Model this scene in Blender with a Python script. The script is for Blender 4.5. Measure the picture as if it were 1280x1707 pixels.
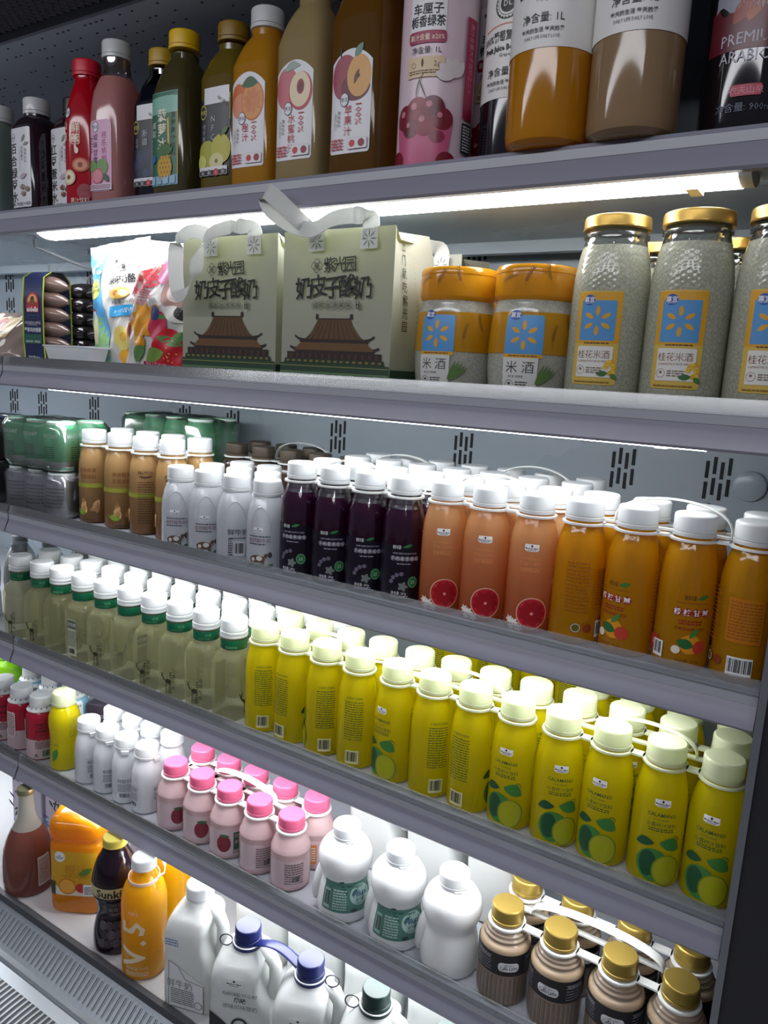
import bpy, math, random
from mathutils import Matrix, Vector
for o in list(bpy.data.objects): bpy.data.objects.remove(o, do_unlink=True)
random.seed(7)
SC = bpy.context.scene
COL = SC.collection
PI = math.pi

# ------------------------------------------------------------------ camera, light, exposure
def lin(h):
    h = h.lstrip('#'); c = [int(h[i:i+2], 16)/255 for i in (0, 2, 4)]
    return [x/12.92 if x <= .04045 else ((x+.055)/1.055)**2.4 for x in c] + [1]

cam = bpy.data.cameras.new('camera'); camo = bpy.data.objects.new('camera', cam); COL.objects.link(camo)
cam.sensor_fit = 'VERTICAL'; cam.sensor_height = 36; cam.lens = 26.513; cam.clip_start = .02
RT, DN, FW = Vector((.84115, .53828, .05209)), Vector((.14178, -.12654, -.98178)), Vector((-.52188, .83321, -.18276))
camo.matrix_world = Matrix(((RT[0], -DN[0], -FW[0], 0), (RT[1], -DN[1], -FW[1], -.8), (RT[2], -DN[2], -FW[2], 1.5), (0, 0, 0, 1)))
SC.camera = camo
SC.view_settings.view_transform = 'Standard'; SC.view_settings.look = 'None'
SC.view_settings.exposure = 0.0; SC.view_settings.gamma = 1; SC.view_settings.use_curve_mapping = False
LED = 16.0
w = bpy.data.worlds.new('store_air'); SC.world = w; w.use_nodes = True
w.node_tree.nodes['Background'].inputs[0].default_value = (.75, .78, 1, 1)
w.node_tree.nodes['Background'].inputs[1].default_value = .15
def area(name, loc, rot, sx, sy, power, col=(1, 1, 1)):
    l = bpy.data.lights.new(name, 'AREA'); l.shape = 'RECTANGLE'; l.size = sx; l.size_y = sy; l.energy = power; l.color = col
    o = bpy.data.objects.new(name, l); COL.objects.link(o); o.location = loc; o.rotation_euler = rot; return o
# fluorescent battens on the store ceiling, over the aisle behind the photographer
area('store_ceiling_light', (.1, -2.4, 2.75), (math.radians(70), 0, 0), 2.4, .25, 20, (.94, .95, 1))
area('store_ceiling_light', (-2.3, -2.4, 2.75), (math.radians(70), 0, 0), 2.4, .25, 20, (.94, .95, 1))
SC.cycles.max_bounces = 10; SC.cycles.diffuse_bounces = 4; SC.cycles.glossy_bounces = 3
SC.cycles.transmission_bounces = 6; SC.cycles.transparent_max_bounces = 28
SC.cycles.caustics_reflective = False; SC.cycles.caustics_refractive = False
SC.cycles.sample_clamp_indirect = 4

# ------------------------------------------------------------------ materials
MATS = {}
def _bsdf(name):
    m = bpy.data.materials.new(name); m.use_nodes = True
    return m, m.node_tree, m.node_tree.nodes['Principled BSDF']
def M(hexc, rough=.45, metal=0, coat=0, spec=.5):
    k = (hexc, rough, metal, coat, spec)
    if k not in MATS:
        m, t, b = _bsdf('paint_' + hexc.lstrip('#'))
        b.inputs['Base Color'].default_value = lin(hexc); b.inputs['Roughness'].default_value = rough
        b.inputs['Metallic'].default_value = metal; b.inputs['Coat Weight'].default_value = coat
        b.inputs['Specular IOR Level'].default_value = spec
        MATS[k] = m
    return MATS[k]
def emit(hexc, s):
    k = ('e', hexc, s)
    if k not in MATS:
        m, t, b = _bsdf('led_diffuser'); b.inputs['Base Color'].default_value = lin('eeeeee')
        b.inputs['Emission Color'].default_value = lin(hexc); b.inputs['Emission Strength'].default_value = s
        MATS[k] = m
    return MATS[k]
def noise_col(t, a, b_, scale, lo=.4, hi=.6, detail=3, out=None):
    n = t.nodes.new('ShaderNodeTexNoise'); n.inputs['Scale'].default_value = scale; n.inputs['Detail'].default_value = detail
    tc = t.nodes.new('ShaderNodeTexCoord'); t.links.new(tc.outputs['Object'], n.inputs['Vector'])
    r = t.nodes.new('ShaderNodeValToRGB'); r.color_ramp.elements[0].color = lin(a); r.color_ramp.elements[1].color = lin(b_)
    r.color_ramp.elements[0].position = lo; r.color_ramp.elements[1].position = hi
    t.links.new(n.outputs['Fac'], r.inputs['Fac']); return r.outputs['Color']
def juice(hexc, tr=.4, rough=.1, tint=None, ramp=None, speck=None, clear=0, film=0):
    """drink in a plastic or glass shell: glossy outside, lets light through the body"""
    k = ('j', hexc, tr, rough, tint, str(ramp), str(speck), clear, film)
    if k in MATS: return MATS[k]
    m, t, b = _bsdf('drink_' + hexc.lstrip('#'))
    b.inputs['Base Color'].default_value = lin(hexc); b.inputs['Roughness'].default_value = rough
    b.inputs['Coat Weight'].default_value = .3; b.inputs['Coat Roughness'].default_value = .05
    tl = t.nodes.new('ShaderNodeBsdfTranslucent'); tl.inputs['Color'].default_value = lin(tint or hexc)
    mx = t.nodes.new('ShaderNodeMixShader'); mx.inputs[0].default_value = tr
    t.links.new(b.outputs[0], mx.inputs[1]); t.links.new(tl.outputs[0], mx.inputs[2])
    col = None
    if ramp:                                            # base colour runs from one tone to another by height
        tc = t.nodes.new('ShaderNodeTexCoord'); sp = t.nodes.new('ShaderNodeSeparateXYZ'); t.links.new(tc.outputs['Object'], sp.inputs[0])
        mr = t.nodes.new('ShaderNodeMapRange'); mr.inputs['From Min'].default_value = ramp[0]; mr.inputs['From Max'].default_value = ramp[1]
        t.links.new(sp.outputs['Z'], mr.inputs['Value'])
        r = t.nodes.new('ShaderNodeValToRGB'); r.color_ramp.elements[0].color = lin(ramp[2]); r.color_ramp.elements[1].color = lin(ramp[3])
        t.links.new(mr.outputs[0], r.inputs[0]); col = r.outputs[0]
    if speck: col = noise_col(t, speck[0], speck[1], speck[2], .42, .62)
    if col: t.links.new(col, b.inputs['Base Color']); t.links.new(col, tl.inputs['Color'])
    if film:                                            # shrink sleeve: fine puckers that catch the light
        tc = t.nodes.new('ShaderNodeTexCoord'); mp = t.nodes.new('ShaderNodeMapping'); mp.inputs['Scale'].default_value = (1, 1, .28)
        n = t.nodes.new('ShaderNodeTexNoise'); n.inputs['Scale'].default_value = 210; n.inputs['Detail'].default_value = 2
        bp = t.nodes.new('ShaderNodeBump'); bp.inputs['Strength'].default_value = .35; bp.inputs['Distance'].default_value = .0012
        t.links.new(tc.outputs['Object'], mp.inputs[0]); t.links.new(mp.outputs[0], n.inputs['Vector']); t.links.new(n.outputs['Fac'], bp.inputs['Height'])
        t.links.new(bp.outputs[0], b.inputs['Coat Normal']); t.links.new(bp.outputs[0], b.inputs['Normal']); b.inputs['Coat Weight'].default_value = .6
    out = t.nodes['Material Output']
    if clear:
        tp = t.nodes.new('ShaderNodeBsdfTransparent'); tp.inputs[0].default_value = lin(tint or hexc)
        m2 = t.nodes.new('ShaderNodeMixShader'); m2.inputs[0].default_value = clear
        t.links.new(mx.outputs[0], m2.inputs[1]); t.links.new(tp.outputs[0], m2.inputs[2]); t.links.new(m2.outputs[0], out.inputs[0])
    else: t.links.new(mx.outputs[0], out.inputs[0])
    MATS[k] = m; return m
def clear(hexc='ffffff', gloss=.12, rough=.06, haze=0.0):
    """thin clear plastic: see-through film with a fresnel sheen"""
    k = ('c', hexc, gloss, rough, haze)
    if k in MATS: return MATS[k]
    m, t, b = _bsdf('clear_plastic'); t.nodes.remove(b)
    tp = t.nodes.new('ShaderNodeBsdfTransparent'); tp.inputs[0].default_value = lin(hexc)
    gl = t.nodes.new('ShaderNodeBsdfGlossy'); gl.inputs['Roughness'].default_value = rough
    lw = t.nodes.new('ShaderNodeFresnel'); lw.inputs['IOR'].default_value = 1.45
    ad = t.nodes.new('ShaderNodeMath'); ad.operation = 'MULTIPLY_ADD'; ad.inputs[1].default_value = 1.0; ad.inputs[2].default_value = gloss*.3
    t.links.new(lw.outputs[0], ad.inputs[0])
    base = tp.outputs[0]
    if haze:
        df = t.nodes.new('ShaderNodeBsdfDiffuse'); df.inputs[0].default_value = lin('e8ecec')
        tl = t.nodes.new('ShaderNodeBsdfTranslucent'); tl.inputs[0].default_value = lin('e8ecec')
        a = t.nodes.new('ShaderNodeMixShader'); t.links.new(df.outputs[0], a.inputs[1]); t.links.new(tl.outputs[0], a.inputs[2])
        h = t.nodes.new('ShaderNodeMixShader'); h.inputs[0].default_value = haze
        t.links.new(tp.outputs[0], h.inputs[1]); t.links.new(a.outputs[0], h.inputs[2]); base = h.outputs[0]
    mx = t.nodes.new('ShaderNodeMixShader'); t.links.new(ad.outputs[0], mx.inputs[0]); t.links.new(base, mx.inputs[1]); t.links.new(gl.outputs[0], mx.inputs[2])
    t.links.new(mx.outputs[0], t.nodes['Material Output'].inputs[0]); MATS[k] = m; return m
def milky(hexc, tr=.3, rough=.3): return juice(hexc, tr, rough)
def sheet_metal(name, hexc, rough, metal=0.0, var=.04, nsc=6):
    if name in MATS: return MATS[name]
    m, t, b = _bsdf(name); b.inputs['Roughness'].default_value = rough; b.inputs['Metallic'].default_value = metal
    c = lin(hexc); n = t.nodes.new('ShaderNodeTexNoise'); n.inputs['Scale'].default_value = nsc
    tc = t.nodes.new('ShaderNodeTexCoord'); t.links.new(tc.outputs['Object'], n.inputs['Vector'])
    mr = t.nodes.new('ShaderNodeMapRange'); mr.inputs['To Min'].default_value = rough-var; mr.inputs['To Max'].default_value = rough+var
    t.links.new(n.outputs['Fac'], mr.inputs['Value']); t.links.new(mr.outputs[0], b.inputs['Roughness'])
    b.inputs['Base Color'].default_value = c; MATS[name] = m; return m
BLACK = M('111114', .5); WHITE = M('f2f2f0', .4); CAPW = milky('dfe2e2', .25, .38); PRINTW = M('e9e9ea', .45)
STEELW = sheet_metal('painted_steel', '9fabb3', .28); RAIL = sheet_metal('ticket_rail_plastic', '8a8a97', .35, 0, .06, 9)
FENCE = clear('eef2f2', .3, .15, .22); DARK = sheet_metal('dark_panel', '2a2a2e', .4)
SHELFTOP = sheet_metal('shelf_steel', 'a6a9b0', .38)

# ------------------------------------------------------------------ mesh builder
class MB:
    def __init__(s): s.v = []; s.f = []; s.mi = []; s.mats = []
    def m(s, mat):
        if mat not in s.mats: s.mats.append(mat)
        return s.mats.index(mat)
    def add(s, vs, fs, mat):
        o = len(s.v); s.v += [tuple(p) for p in vs]; i = s.m(mat) if not isinstance(mat, list) else None
        for k, f in enumerate(fs):
            s.f.append([o+j for j in f]); s.mi.append(i if i is not None else s.m(mat[k]))
    def box(s, x0, y0, z0, x1, y1, z1, mat, bev=0):
        if bev:
            b = bev; P = []
            for z, i in ((z0, b), (z0+b, 0), (z1-b, 0), (z1, b)):
                P.append([(x0+b if False else x0+i, y0+i+b*0, z), (x1-i, y0+i, z), (x1-i, y1-i, z), (x0+i, y1-i, z)])
            vs = []; fs = []
            for r in P:
                # chamfered corners
                (ax, ay, z), (bx, by, _), (cx, cy, _), (dx, dy, _) = r
                vs += [(ax+b, ay, z), (bx-b, by, z), (bx, by+b, z), (cx, cy-b, z), (cx-b, cy, z), (dx+b, dy, z), (dx, dy-b, z), (ax, ay+b, z)]
            for k in range(3):
                for j in range(8): fs.append([k*8+j, k*8+(j+1) % 8, (k+1)*8+(j+1) % 8, (k+1)*8+j])
            fs.append(list(range(7, -1, -1))); fs.append(list(range(24, 32)))
            s.add(vs, fs, mat); return
        vs = [(x, y, z) for z in (z0, z1) for y in (y0, y1) for x in (x0, x1)]
        s.add(vs, [[0, 2, 3, 1], [4, 5, 7, 6], [0, 1, 5, 4], [2, 6, 7, 3], [0, 4, 6, 2], [1, 3, 7, 5]], mat)
    def lathe(s, prof, mat, seg=40, cx=0, cy=0, mod=None, caps=True):
        """prof: (r, z[, n]); mat: a material or a function of the segment's mid height"""
        rings = []; o = len(s.v)
        for q in prof:
            r, z = q[0], q[1]; n = q[2] if len(q) > 2 else 2
            for k in range(seg):
                a = 2*PI*k/seg; rr = r*se(a, n)
                if mod: rr *= mod(k, z)
                s.v.append((cx+rr*math.sin(a), cy-rr*math.cos(a), z))
        for i in range(len(prof)-1):
            zm = (prof[i][1]+prof[i+1][1])/2; mm = s.m(mat(zm) if callable(mat) else mat)
            for k in range(seg):
                s.f.append([o+i*seg+k, o+i*seg+(k+1) % seg, o+(i+1)*seg+(k+1) % seg, o+(i+1)*seg+k]); s.mi.append(mm)
        if caps:
            s.f.append([o+k for k in range(seg-1, -1, -1)]); s.mi.append(s.m(mat(prof[0][1]) if callable(mat) else mat))
            L = o+(len(prof)-1)*seg
            s.f.append([L+k for k in range(seg)]); s.mi.append(s.m(mat(prof[-1][1]) if callable(mat) else mat))
    def tube(s, pts, r, mat, seg=8, flat=None, closed=False):
        """tube along points; flat=(w,t,up) makes a flat ribbon with rounded edge"""
        n = len(pts); P = [Vector(p) for p in pts]; o = len(s.v); up0 = Vector((0, 0, 1))
        prev = None
        for i in range(n):
            d = (P[(i+1) % n]-P[i-1]) if closed else (P[min(i+1, n-1)]-P[max(i-1, 0)])
            d = d.normalized() if d.length > 1e-9 else Vector((1, 0, 0))
            if prev is None:
                ref = Vector(flat[2]) if flat else (up0 if abs(d.z) < .9 else Vector((1, 0, 0)))
                a = (ref - d*ref.dot(d)).normalized()
            else:
                a = (prev - d*prev.dot(d)).normalized()
            if flat and len(flat) > 3:
                ref = Vector(flat[3](i/(n-1))); a = (ref-d*ref.dot(d)).normalized()
            prev = a; b = d.cross(a)
            if flat and seg == 4:
                for ca, cb in ((1, 1), (1, -1), (-1, -1), (-1, 1)): s.v.append(tuple(P[i]+a*(flat[0]/2*ca)+b*(flat[1]/2*cb)))
                continue
            for k in range(seg):
                t = 2*PI*k/seg
                ra, rb = (flat[0]/2, flat[1]/2) if flat else (r if not callable(r) else r(i/(n-1)),)*2
                c, sn = math.cos(t), math.sin(t)
                if flat: c = math.copysign(abs(c)**.4, c)
                s.v.append(tuple(P[i]+a*(ra*c)+b*(rb*sn)))
        mm = s.m(mat)
        for i in range(n if closed else n-1):
            j = (i+1) % n
            for k in range(seg): s.f.append([o+i*seg+k, o+i*seg+(k+1) % seg, o+j*seg+(k+1) % seg, o+j*seg+k]); s.mi.append(mm)
        if not closed:
            s.f.append([o+k for k in range(seg)][::-1]); s.mi.append(mm); s.f.append([o+(n-1)*seg+k for k in range(seg)]); s.mi.append(mm)
    def extrude(s, prof, x0, x1, mat):
        """closed (y,z) outline extruded along X"""
        n = len(prof); vs = [(x0, y, z) for y, z in prof]+[(x1, y, z) for y, z in prof]
        fs = [[i, (i+1) % n, n+(i+1) % n, n+i] for i in range(n)]+[list(range(n))[::-1], list(range(n, 2*n))]
        s.add(vs, fs, mat)
    def ellipsoid(s, c, r, mat, nu=16, nv=10, rot=None):
        vs = []; fs = []
        for j in range(nv+1):
            p = PI*j/nv
            for i in range(nu):
                a = 2*PI*i/nu; q = Vector((r[0]*math.sin(p)*math.cos(a), r[1]*math.sin(p)*math.sin(a), r[2]*math.cos(p)))
                if rot: q = rot @ q
                vs.append((c[0]+q[0], c[1]+q[1], c[2]+q[2]))
        for j in range(nv):
            for i in range(nu): fs.append([j*nu+i, (j+1)*nu+i, (j+1)*nu+(i+1) % nu, j*nu+(i+1) % nu])
        s.add(vs, fs, mat)
    def build(s, name, parent=None, sharp=38, loc=None):
        me = bpy.data.meshes.new(name); me.from_pydata(s.v, [], s.f); me.validate(clean_customdata=False)
        for m in s.mats: me.materials.append(m)
        if len(me.polygons) == len(s.mi): me.polygons.foreach_set('material_index', s.mi)
        me.polygons.foreach_set('use_smooth', [True]*len(me.polygons)); me.update()
        me.set_sharp_from_angle(angle=math.radians(sharp))
        o = bpy.data.objects.new(name, me); COL.objects.link(o)
        if parent: o.parent = parent
        if loc: o.location = loc
        return o
def se(a, n):
    if n == 2: return 1.0
    return (abs(math.cos(a))**n+abs(math.sin(a))**n)**(-1/n)
def smooth(prof, k=4):
    """Catmull-Rom through profile points (3-tuples keep their section exponent)"""
    P = [tuple(p)+(2,) if len(p) == 2 else tuple(p) for p in prof]; out = []
    for i in range(len(P)-1):
        a, b, c, d = P[max(i-1, 0)], P[i], P[i+1], P[min(i+2, len(P)-1)]
        for j in range(k):
            t = j/k; q = []
            for h in range(3):
                if h == 1 or h == 2: q.append(b[h]+(c[h]-b[h])*t)
                else: q.append(.5*((2*b[h])+(-a[h]+c[h])*t+(2*a[h]-5*b[h]+4*c[h]-d[h])*t*t+(-a[h]+3*b[h]-3*c[h]+d[h])*t**3))
            out.append(tuple(q))
    out.append(P[-1]); return out
def surf(prof):
    """(u, v, off) -> point on the bottle's wall; u runs round from the front, v is the height"""
    P = [tuple(p)+(2,) if len(p) == 2 else p for p in prof]
    def f(u, v, off=0):
        r, n = P[-1][0], P[-1][2]
        for i in range(len(P)-1):
            if P[i][1] <= v <= P[i+1][1] and P[i+1][1] > P[i][1]:
                t = (v-P[i][1])/(P[i+1][1]-P[i][1]); r = P[i][0]+(P[i+1][0]-P[i][0])*t; n = P[i][2]+(P[i+1][2]-P[i][2])*t; break
        a = u/f.R if n < 3 else math.atan(u/r) if abs(u) < r else math.copysign(PI/4+(abs(u)-r)/r*.8, u)
        rr = r*se(a, n)+off
        return (rr*math.sin(a), -rr*math.cos(a), v)
    f.R = max(p[0] for p in P); return f
def flat(y=0, x0=0, z0=0): return lambda u, v, off=0: (x0+u, y-off, z0+v)
_T = {}
def glyphs(t, bold=0):
    k = (t, bold)
    if k not in _T:
        cu = bpy.data.curves.new('lettering', 'FONT'); cu.body = t; cu.size = 1; cu.resolution_u = 1; cu.offset = bold
        ob = bpy.data.objects.new('lettering', cu); me = ob.to_mesh()
        vs = [(v.co.x, v.co.y) for v in me.vertices]; fs = [list(p.vertices) for p in me.polygons if p.normal.z > 0 or True]
        ob.to_mesh_clear(); bpy.data.objects.remove(ob); bpy.data.curves.remove(cu)
        if vs:
            x0, x1 = min(v[0] for v in vs), max(v[0] for v in vs); y0, y1 = min(v[1] for v in vs), max(v[1] for v in vs)
            vs = [(x-(x0+x1)/2, y-(y0+y1)/2) for x, y in vs]; _T[k] = (vs, fs, x1-x0, y1-y0)
        else: _T[k] = ([], [], 0, 0)
    return _T[k]
class Art:
    """print on a label: flat shapes laid over a curved wall, each layer a hair above the last"""
    def __init__(s, mp, off=.0004, mb=None): s.mp = mp; s.off = off; s.mb = mb or MB()
    def _o(s): s.off += .00009; return s.off
    def grid(s, fn, nu, nv, mat):
        o = s._o(); vs = [s.mp(*fn(i/nu, j/nv), o) for j in range(nv+1) for i in range(nu+1)]
        s.mb.add(vs, [[j*(nu+1)+i, j*(nu+1)+i+1, (j+1)*(nu+1)+i+1, (j+1)*(nu+1)+i] for j in range(nv) for i in range(nu)], mat)
    def rect(s, u0, v0, u1, v1, mat, st=.004):
        s.grid(lambda a, b: (u0+(u1-u0)*a, v0+(v1-v0)*b), max(1, min(60, int((u1-u0)/st))), max(1, min(12, int((v1-v0)/.008))), mat)
    def rrect(s, u0, v0, u1, v1, r, mat):
        def fn(a, b):
            v = v0+(v1-v0)*b; d = min(v-v0, v1-v); ins = r-math.sqrt(max(0, r*r-(r-min(d, r))**2)) if r > 0 else 0
            return (u0+ins+(u1-u0-2*ins)*a, v)
        nv = 14; s.grid(lambda a, b: fn(a, .5-.5*math.cos(PI*b)), max(2, int((u1-u0)/.004)), nv, mat)
    def disc(s, u, v, r, mat, rv=None, a0=0, a1=2*PI, n=24, r0=0):
        rv = rv or r; k = max(1, int(r/.0045)+1); n = max(n, int(abs(a1-a0)*r/.004)) if n > 8 else n; o = s._o(); vs = []; fs = []
        for j in range(k+1):
            t = r0/r+(1-r0/r)*j/k
            for i in range(n+1): a = a0+(a1-a0)*i/n; vs.append(s.mp(u+r*t*math.cos(a), v+rv*t*math.sin(a), o))
        for j in range(k):
            for i in range(n): fs.append([j*(n+1)+i, (j+1)*(n+1)+i, (j+1)*(n+1)+i+1, j*(n+1)+i+1])
        s.mb.add(vs, fs, mat)
    def ring(s, u, v, r, wd, mat, rv=None): s.disc(u, v, r, mat, rv, r0=r-wd)
    def leaf(s, u, v, L, W, ang, mat, bend=0, p=.8):
        c, sn = math.cos(ang), math.sin(ang)
        def fn(a, b):
            x = L*a; y = (b-.5)*W*math.sin(PI*min(.999, max(.001, a)))**p+bend*math.sin(PI*a); return (u+c*x-sn*y, v+sn*x+c*y)
        s.grid(fn, max(10, min(30, int(L/.003))), max(2, min(8, int(W/.0035))), mat)
    def poly(s, A, B, mat, nv=1):
        """band between two polylines"""
        n = len(A)-1
        o = s._o(); vs = []
        for j in range(nv+1):
            for i in range(n+1): t = j/nv; vs.append(s.mp(A[i][0]+(B[i][0]-A[i][0])*t, A[i][1]+(B[i][1]-A[i][1])*t, o))
        s.mb.add(vs, [[j*(n+1)+i, j*(n+1)+i+1, (j+1)*(n+1)+i+1, (j+1)*(n+1)+i] for j in range(nv) for i in range(n)], mat)
    def text(s, t, u, v, h, mat, wmax=None, bold=0, rot=0, anchor='c', arc=0):
        """h is the em size"""
        vs, fs, W, H = glyphs(t, bold); sx = h
        if wmax and W*h > wmax: sx = wmax/W
        if anchor == 'l': u += W*sx/2
        c, sn = math.cos(rot), math.sin(rot); o = s._o()
        if h > .011:
            vs = list(vs); tri = [t for f in fs for t in ([f] if len(f) == 3 else [[f[0], f[i], f[i+1]] for i in range(1, len(f)-1)])]; out = []
            while tri:
                t = tri.pop(); L = [(math.hypot(vs[t[i]][0]-vs[t[(i+1) % 3]][0], vs[t[i]][1]-vs[t[(i+1) % 3]][1]), i) for i in range(3)]; m, i = max(L)
                if m*h > (.005 if h > .011 else .01): a_, b_, d_ = t[i], t[(i+1) % 3], t[(i+2) % 3]; vs.append(((vs[a_][0]+vs[b_][0])/2, (vs[a_][1]+vs[b_][1])/2)); n_ = len(vs)-1; tri += [[a_, n_, d_], [n_, b_, d_]]
                else: out.append(t)
            fs = out
        s.mb.add([s.mp(u+c*x*sx-sn*y*h, v+sn*x*sx+c*y*h+(arc*(1-(x*2/W)**2) if W and arc else 0), o) for x, y in vs], fs, mat)
    def vtext(s, t, u, v, h, mat, pitch=1.08, bold=0):
        for i, ch in enumerate(t): s.text(ch, u, v-i*h*pitch, h, mat, bold=bold)
    def fine(s, u0, v0, u1, v1, n, mat, fill=.5):
        """rows of print too small to read"""
        rs = random.Random(n*31+int(abs(u0)*1e5)); st = (v1-v0)/n
        for i in range(n):
            v = v1-st*(i+.5); u = u0
            while u < u1-.0006:
                L = min(rs.uniform(.0012, .005), u1-u); s.rect(u, v-st*fill/2, u+L, v+st*fill/2, mat, .003); u += L+rs.uniform(.0005, .0011); s.off -= .00009
    def barcode(s, u0, v0, u1, v1, paper=None, ink=None):
        if paper: s.rect(u0, v0, u1, v1, paper)
        rs = random.Random(3); u = u0+.0012; m = (v1-v0)*.1
        s._o()
        while u < u1-.0016:
            wd = rs.choice((.0004, .0007, .0011)); s.rect(u, v0+m*1.8, u+wd, v1-m, ink or BLACK, .01); s.off -= .00009; u += wd+rs.choice((.0004, .0006, .001))
    def tag(s, u, v, wd, paper, ink):
        """small white shield with a diamond and a name"""
        h = wd*.55; s.poly([(u-wd/2, v-h*.25), (u-wd*.3, v-h*.42), (u+wd*.3, v-h*.42), (u+wd/2, v-h*.25)], [(u-wd/2, v+h*.5), (u-wd*.3, v+h*.5), (u+wd*.3, v+h*.5), (u+wd/2, v+h*.5)], paper)
        d = h*.17
        s.poly([(u-d, v+h*.28), (u, v+h*.28-d)], [(u, v+h*.28+d), (u+d, v+h*.28)], ink)
        s.text("Member's Mark", u, v-h*.02, h*.3, ink, wd*.9, .02); s.rect(u-wd*.3, v-h*.3, u+wd*.3, v-h*.24, ink)
    def spark(s, u, v, r, mat):
        for k in range(6): a = PI/2+k*PI/3; s.leaf(u+r*.33*math.cos(a), v+r*.33*math.sin(a), r*.67, r*.3, a, mat, p=.6); s.off -= .00009
    def cut(s, name): s.done = getattr(s, 'done', [])+[(s.mb, s.nm if hasattr(s, 'nm') else None)]; s.mb = MB(); s.nm = name
    def build(s, name='label', parent=None):
        for m, n in getattr(s, 'done', []):
            if m.v: m.build(n or name, parent, 60)
        return s.mb.build(getattr(s, 'nm', None) or name, parent, 60)

# ------------------------------------------------------------------ object helpers
ORD = ['first', 'second', 'third', 'fourth', 'fifth', 'sixth', 'seventh', 'eighth', 'ninth', 'tenth', 'eleventh', 'twelfth']
def thing(name, label, cat, loc=(0, 0, 0), rz=0, group=None):
    o = bpy.data.objects.new(name, None); COL.objects.link(o); o.empty_display_size = .02
    o.location = loc; o.rotation_euler = (0, 0, rz); return tag(o, label, cat, group)
def tag(o, label, cat, group=None, kind=None):
    if label: o['label'] = label
    if cat: o['category'] = cat
    if group: o['group'] = group
    if kind: o['kind'] = kind
    return o
KIDS = {}
def dup(src, loc, rz, label, group=None):
    r = src.copy(); COL.objects.link(r); r.location = loc; r.rotation_euler = (0, 0, rz); r['label'] = label
    if group: r['group'] = group
    def rec(a, b):
        for ch in list(a.children):
            if ch.name.startswith('~'): continue
            c = ch.copy(); COL.objects.link(c); c.parent = b; rec(ch, c)
    rec(src, r); return r
class Kind:
    """first placing moves the prototype itself, later ones copy it"""
    def __init__(s, root): s.root = root; s.n = 0
    def put(s, x, y, z, rz, label, group=None, tilt=None):
        if s.n == 0:
            r = s.root; r.location = (x, y, z); r.rotation_euler = (0, 0, rz); r['label'] = label
            if group: r['group'] = group
        else: r = dup(s.root, (x, y, z), rz, label, group)
        if tilt: r.rotation_euler = (tilt[0], tilt[1], rz)
        s.n += 1; return r
def to_cam(x, y): return math.atan2(-x, y+.8)          # turn that faces the aisle where the photo was taken
def cap_mesh(r, z0, z1, mat, band=True, ribs=60, dome=.0015, ridge=.012):
    mb = MB(); zb = z0+(z1-z0)*.24
    if band: mb.lathe([(r*.97, z0), (r*1.03, z0+.0006), (r*1.03, zb-.0012), (r*.95, zb-.0004)], mat, ribs)
    mb.lathe([(r*.95, zb-.0006), (r, zb), (r, z1-.003), (r*.985, z1-.0012), (r*.93, z1-.0002), (r*.7, z1), (.0005, z1+.0002)], mat, ribs*2,
             mod=lambda k, z: 1+(ridge if (k % 2 and zb-.0001 < z < z1-.002) else 0))
    return mb
# world heights of the shelf tops and rail bottoms
SURF = dict(A=1.736, B=1.476, C=1.201, D=.941, E=.694, K=.44)
RAILB = dict(A=1.700, B=1.440, C=1.165, D=.905, E=.658)
WALLY = .425; XR = -.048; XJ = -1.336; XL = -2.3

# ------------------------------------------------------------------ setting: floor of the aisle
mb = MB(); mb.box(-6, -6, -.05, 4, 3, 0, sheet_metal('floor_tile', '8d8c8a', .35)); fl = mb.build('floor'); fl['kind'] = 'structure'

# ------------------------------------------------------------------ the refrigerated case
case = thing('refrigerated_display_case', 'open grey multi-deck refrigerated case with five lit shelves and dark end panel', 'refrigerator', (0, 0, 0))
mb = MB()                                              # rear wall with its staggered air slots
mb.box(XL, WALLY, .40, XR, WALLY+.06, 2.30, STEELW)
SLOT = M('0b0d10', .7)
def slot_group(x, z, n=4, wd=.0052, h=.026):
    for c in range(n):
        for r in range(2):
            zz = z-(r*(h+.006))+(c % 2)*.007-(.012 if False else 0); xx = x+(c-1.5)*.0105
            mb.box(xx-wd/2, WALLY-.0006, zz-h, xx+wd/2, WALLY, zz, SLOT)
for zz in (2.215, 1.716, 1.636, 1.393, 1.33, 1.005, .93, .75):
    for xx in (-1.99, -1.86, -1.645, -1.32, -1.17, -.885, -.606, -.32, -.178):
        if zz in (1.33, .93): 
            if xx in (-.885, -1.17, -.32): slot_group(xx+.14, zz-.008, 2)
            continue
        if zz == 1.636 and xx not in (-1.99, -.885): continue
        slot_group(xx, zz)
for xx in (-.99, -.975, -.7, -.685, -.43, -.415): mb.box(xx, WALLY-.0006, 1.408, xx+.005, WALLY, 1.412, SLOT)
mb.build('rear_wall', case)
mb = MB(); mb.box(XR, -.012, .40, XR+.11, WALLY+.06, 2.30, DARK, .004)
ep = mb.build('end_panel', case)
mb = MB(); mb.box(XR-.0025, -.016, .40, XR+.005, -.008, 2.30, sheet_metal('trim_alu', '8d9096', .35, .6)); mb.build('edge_trim', ep)
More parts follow.
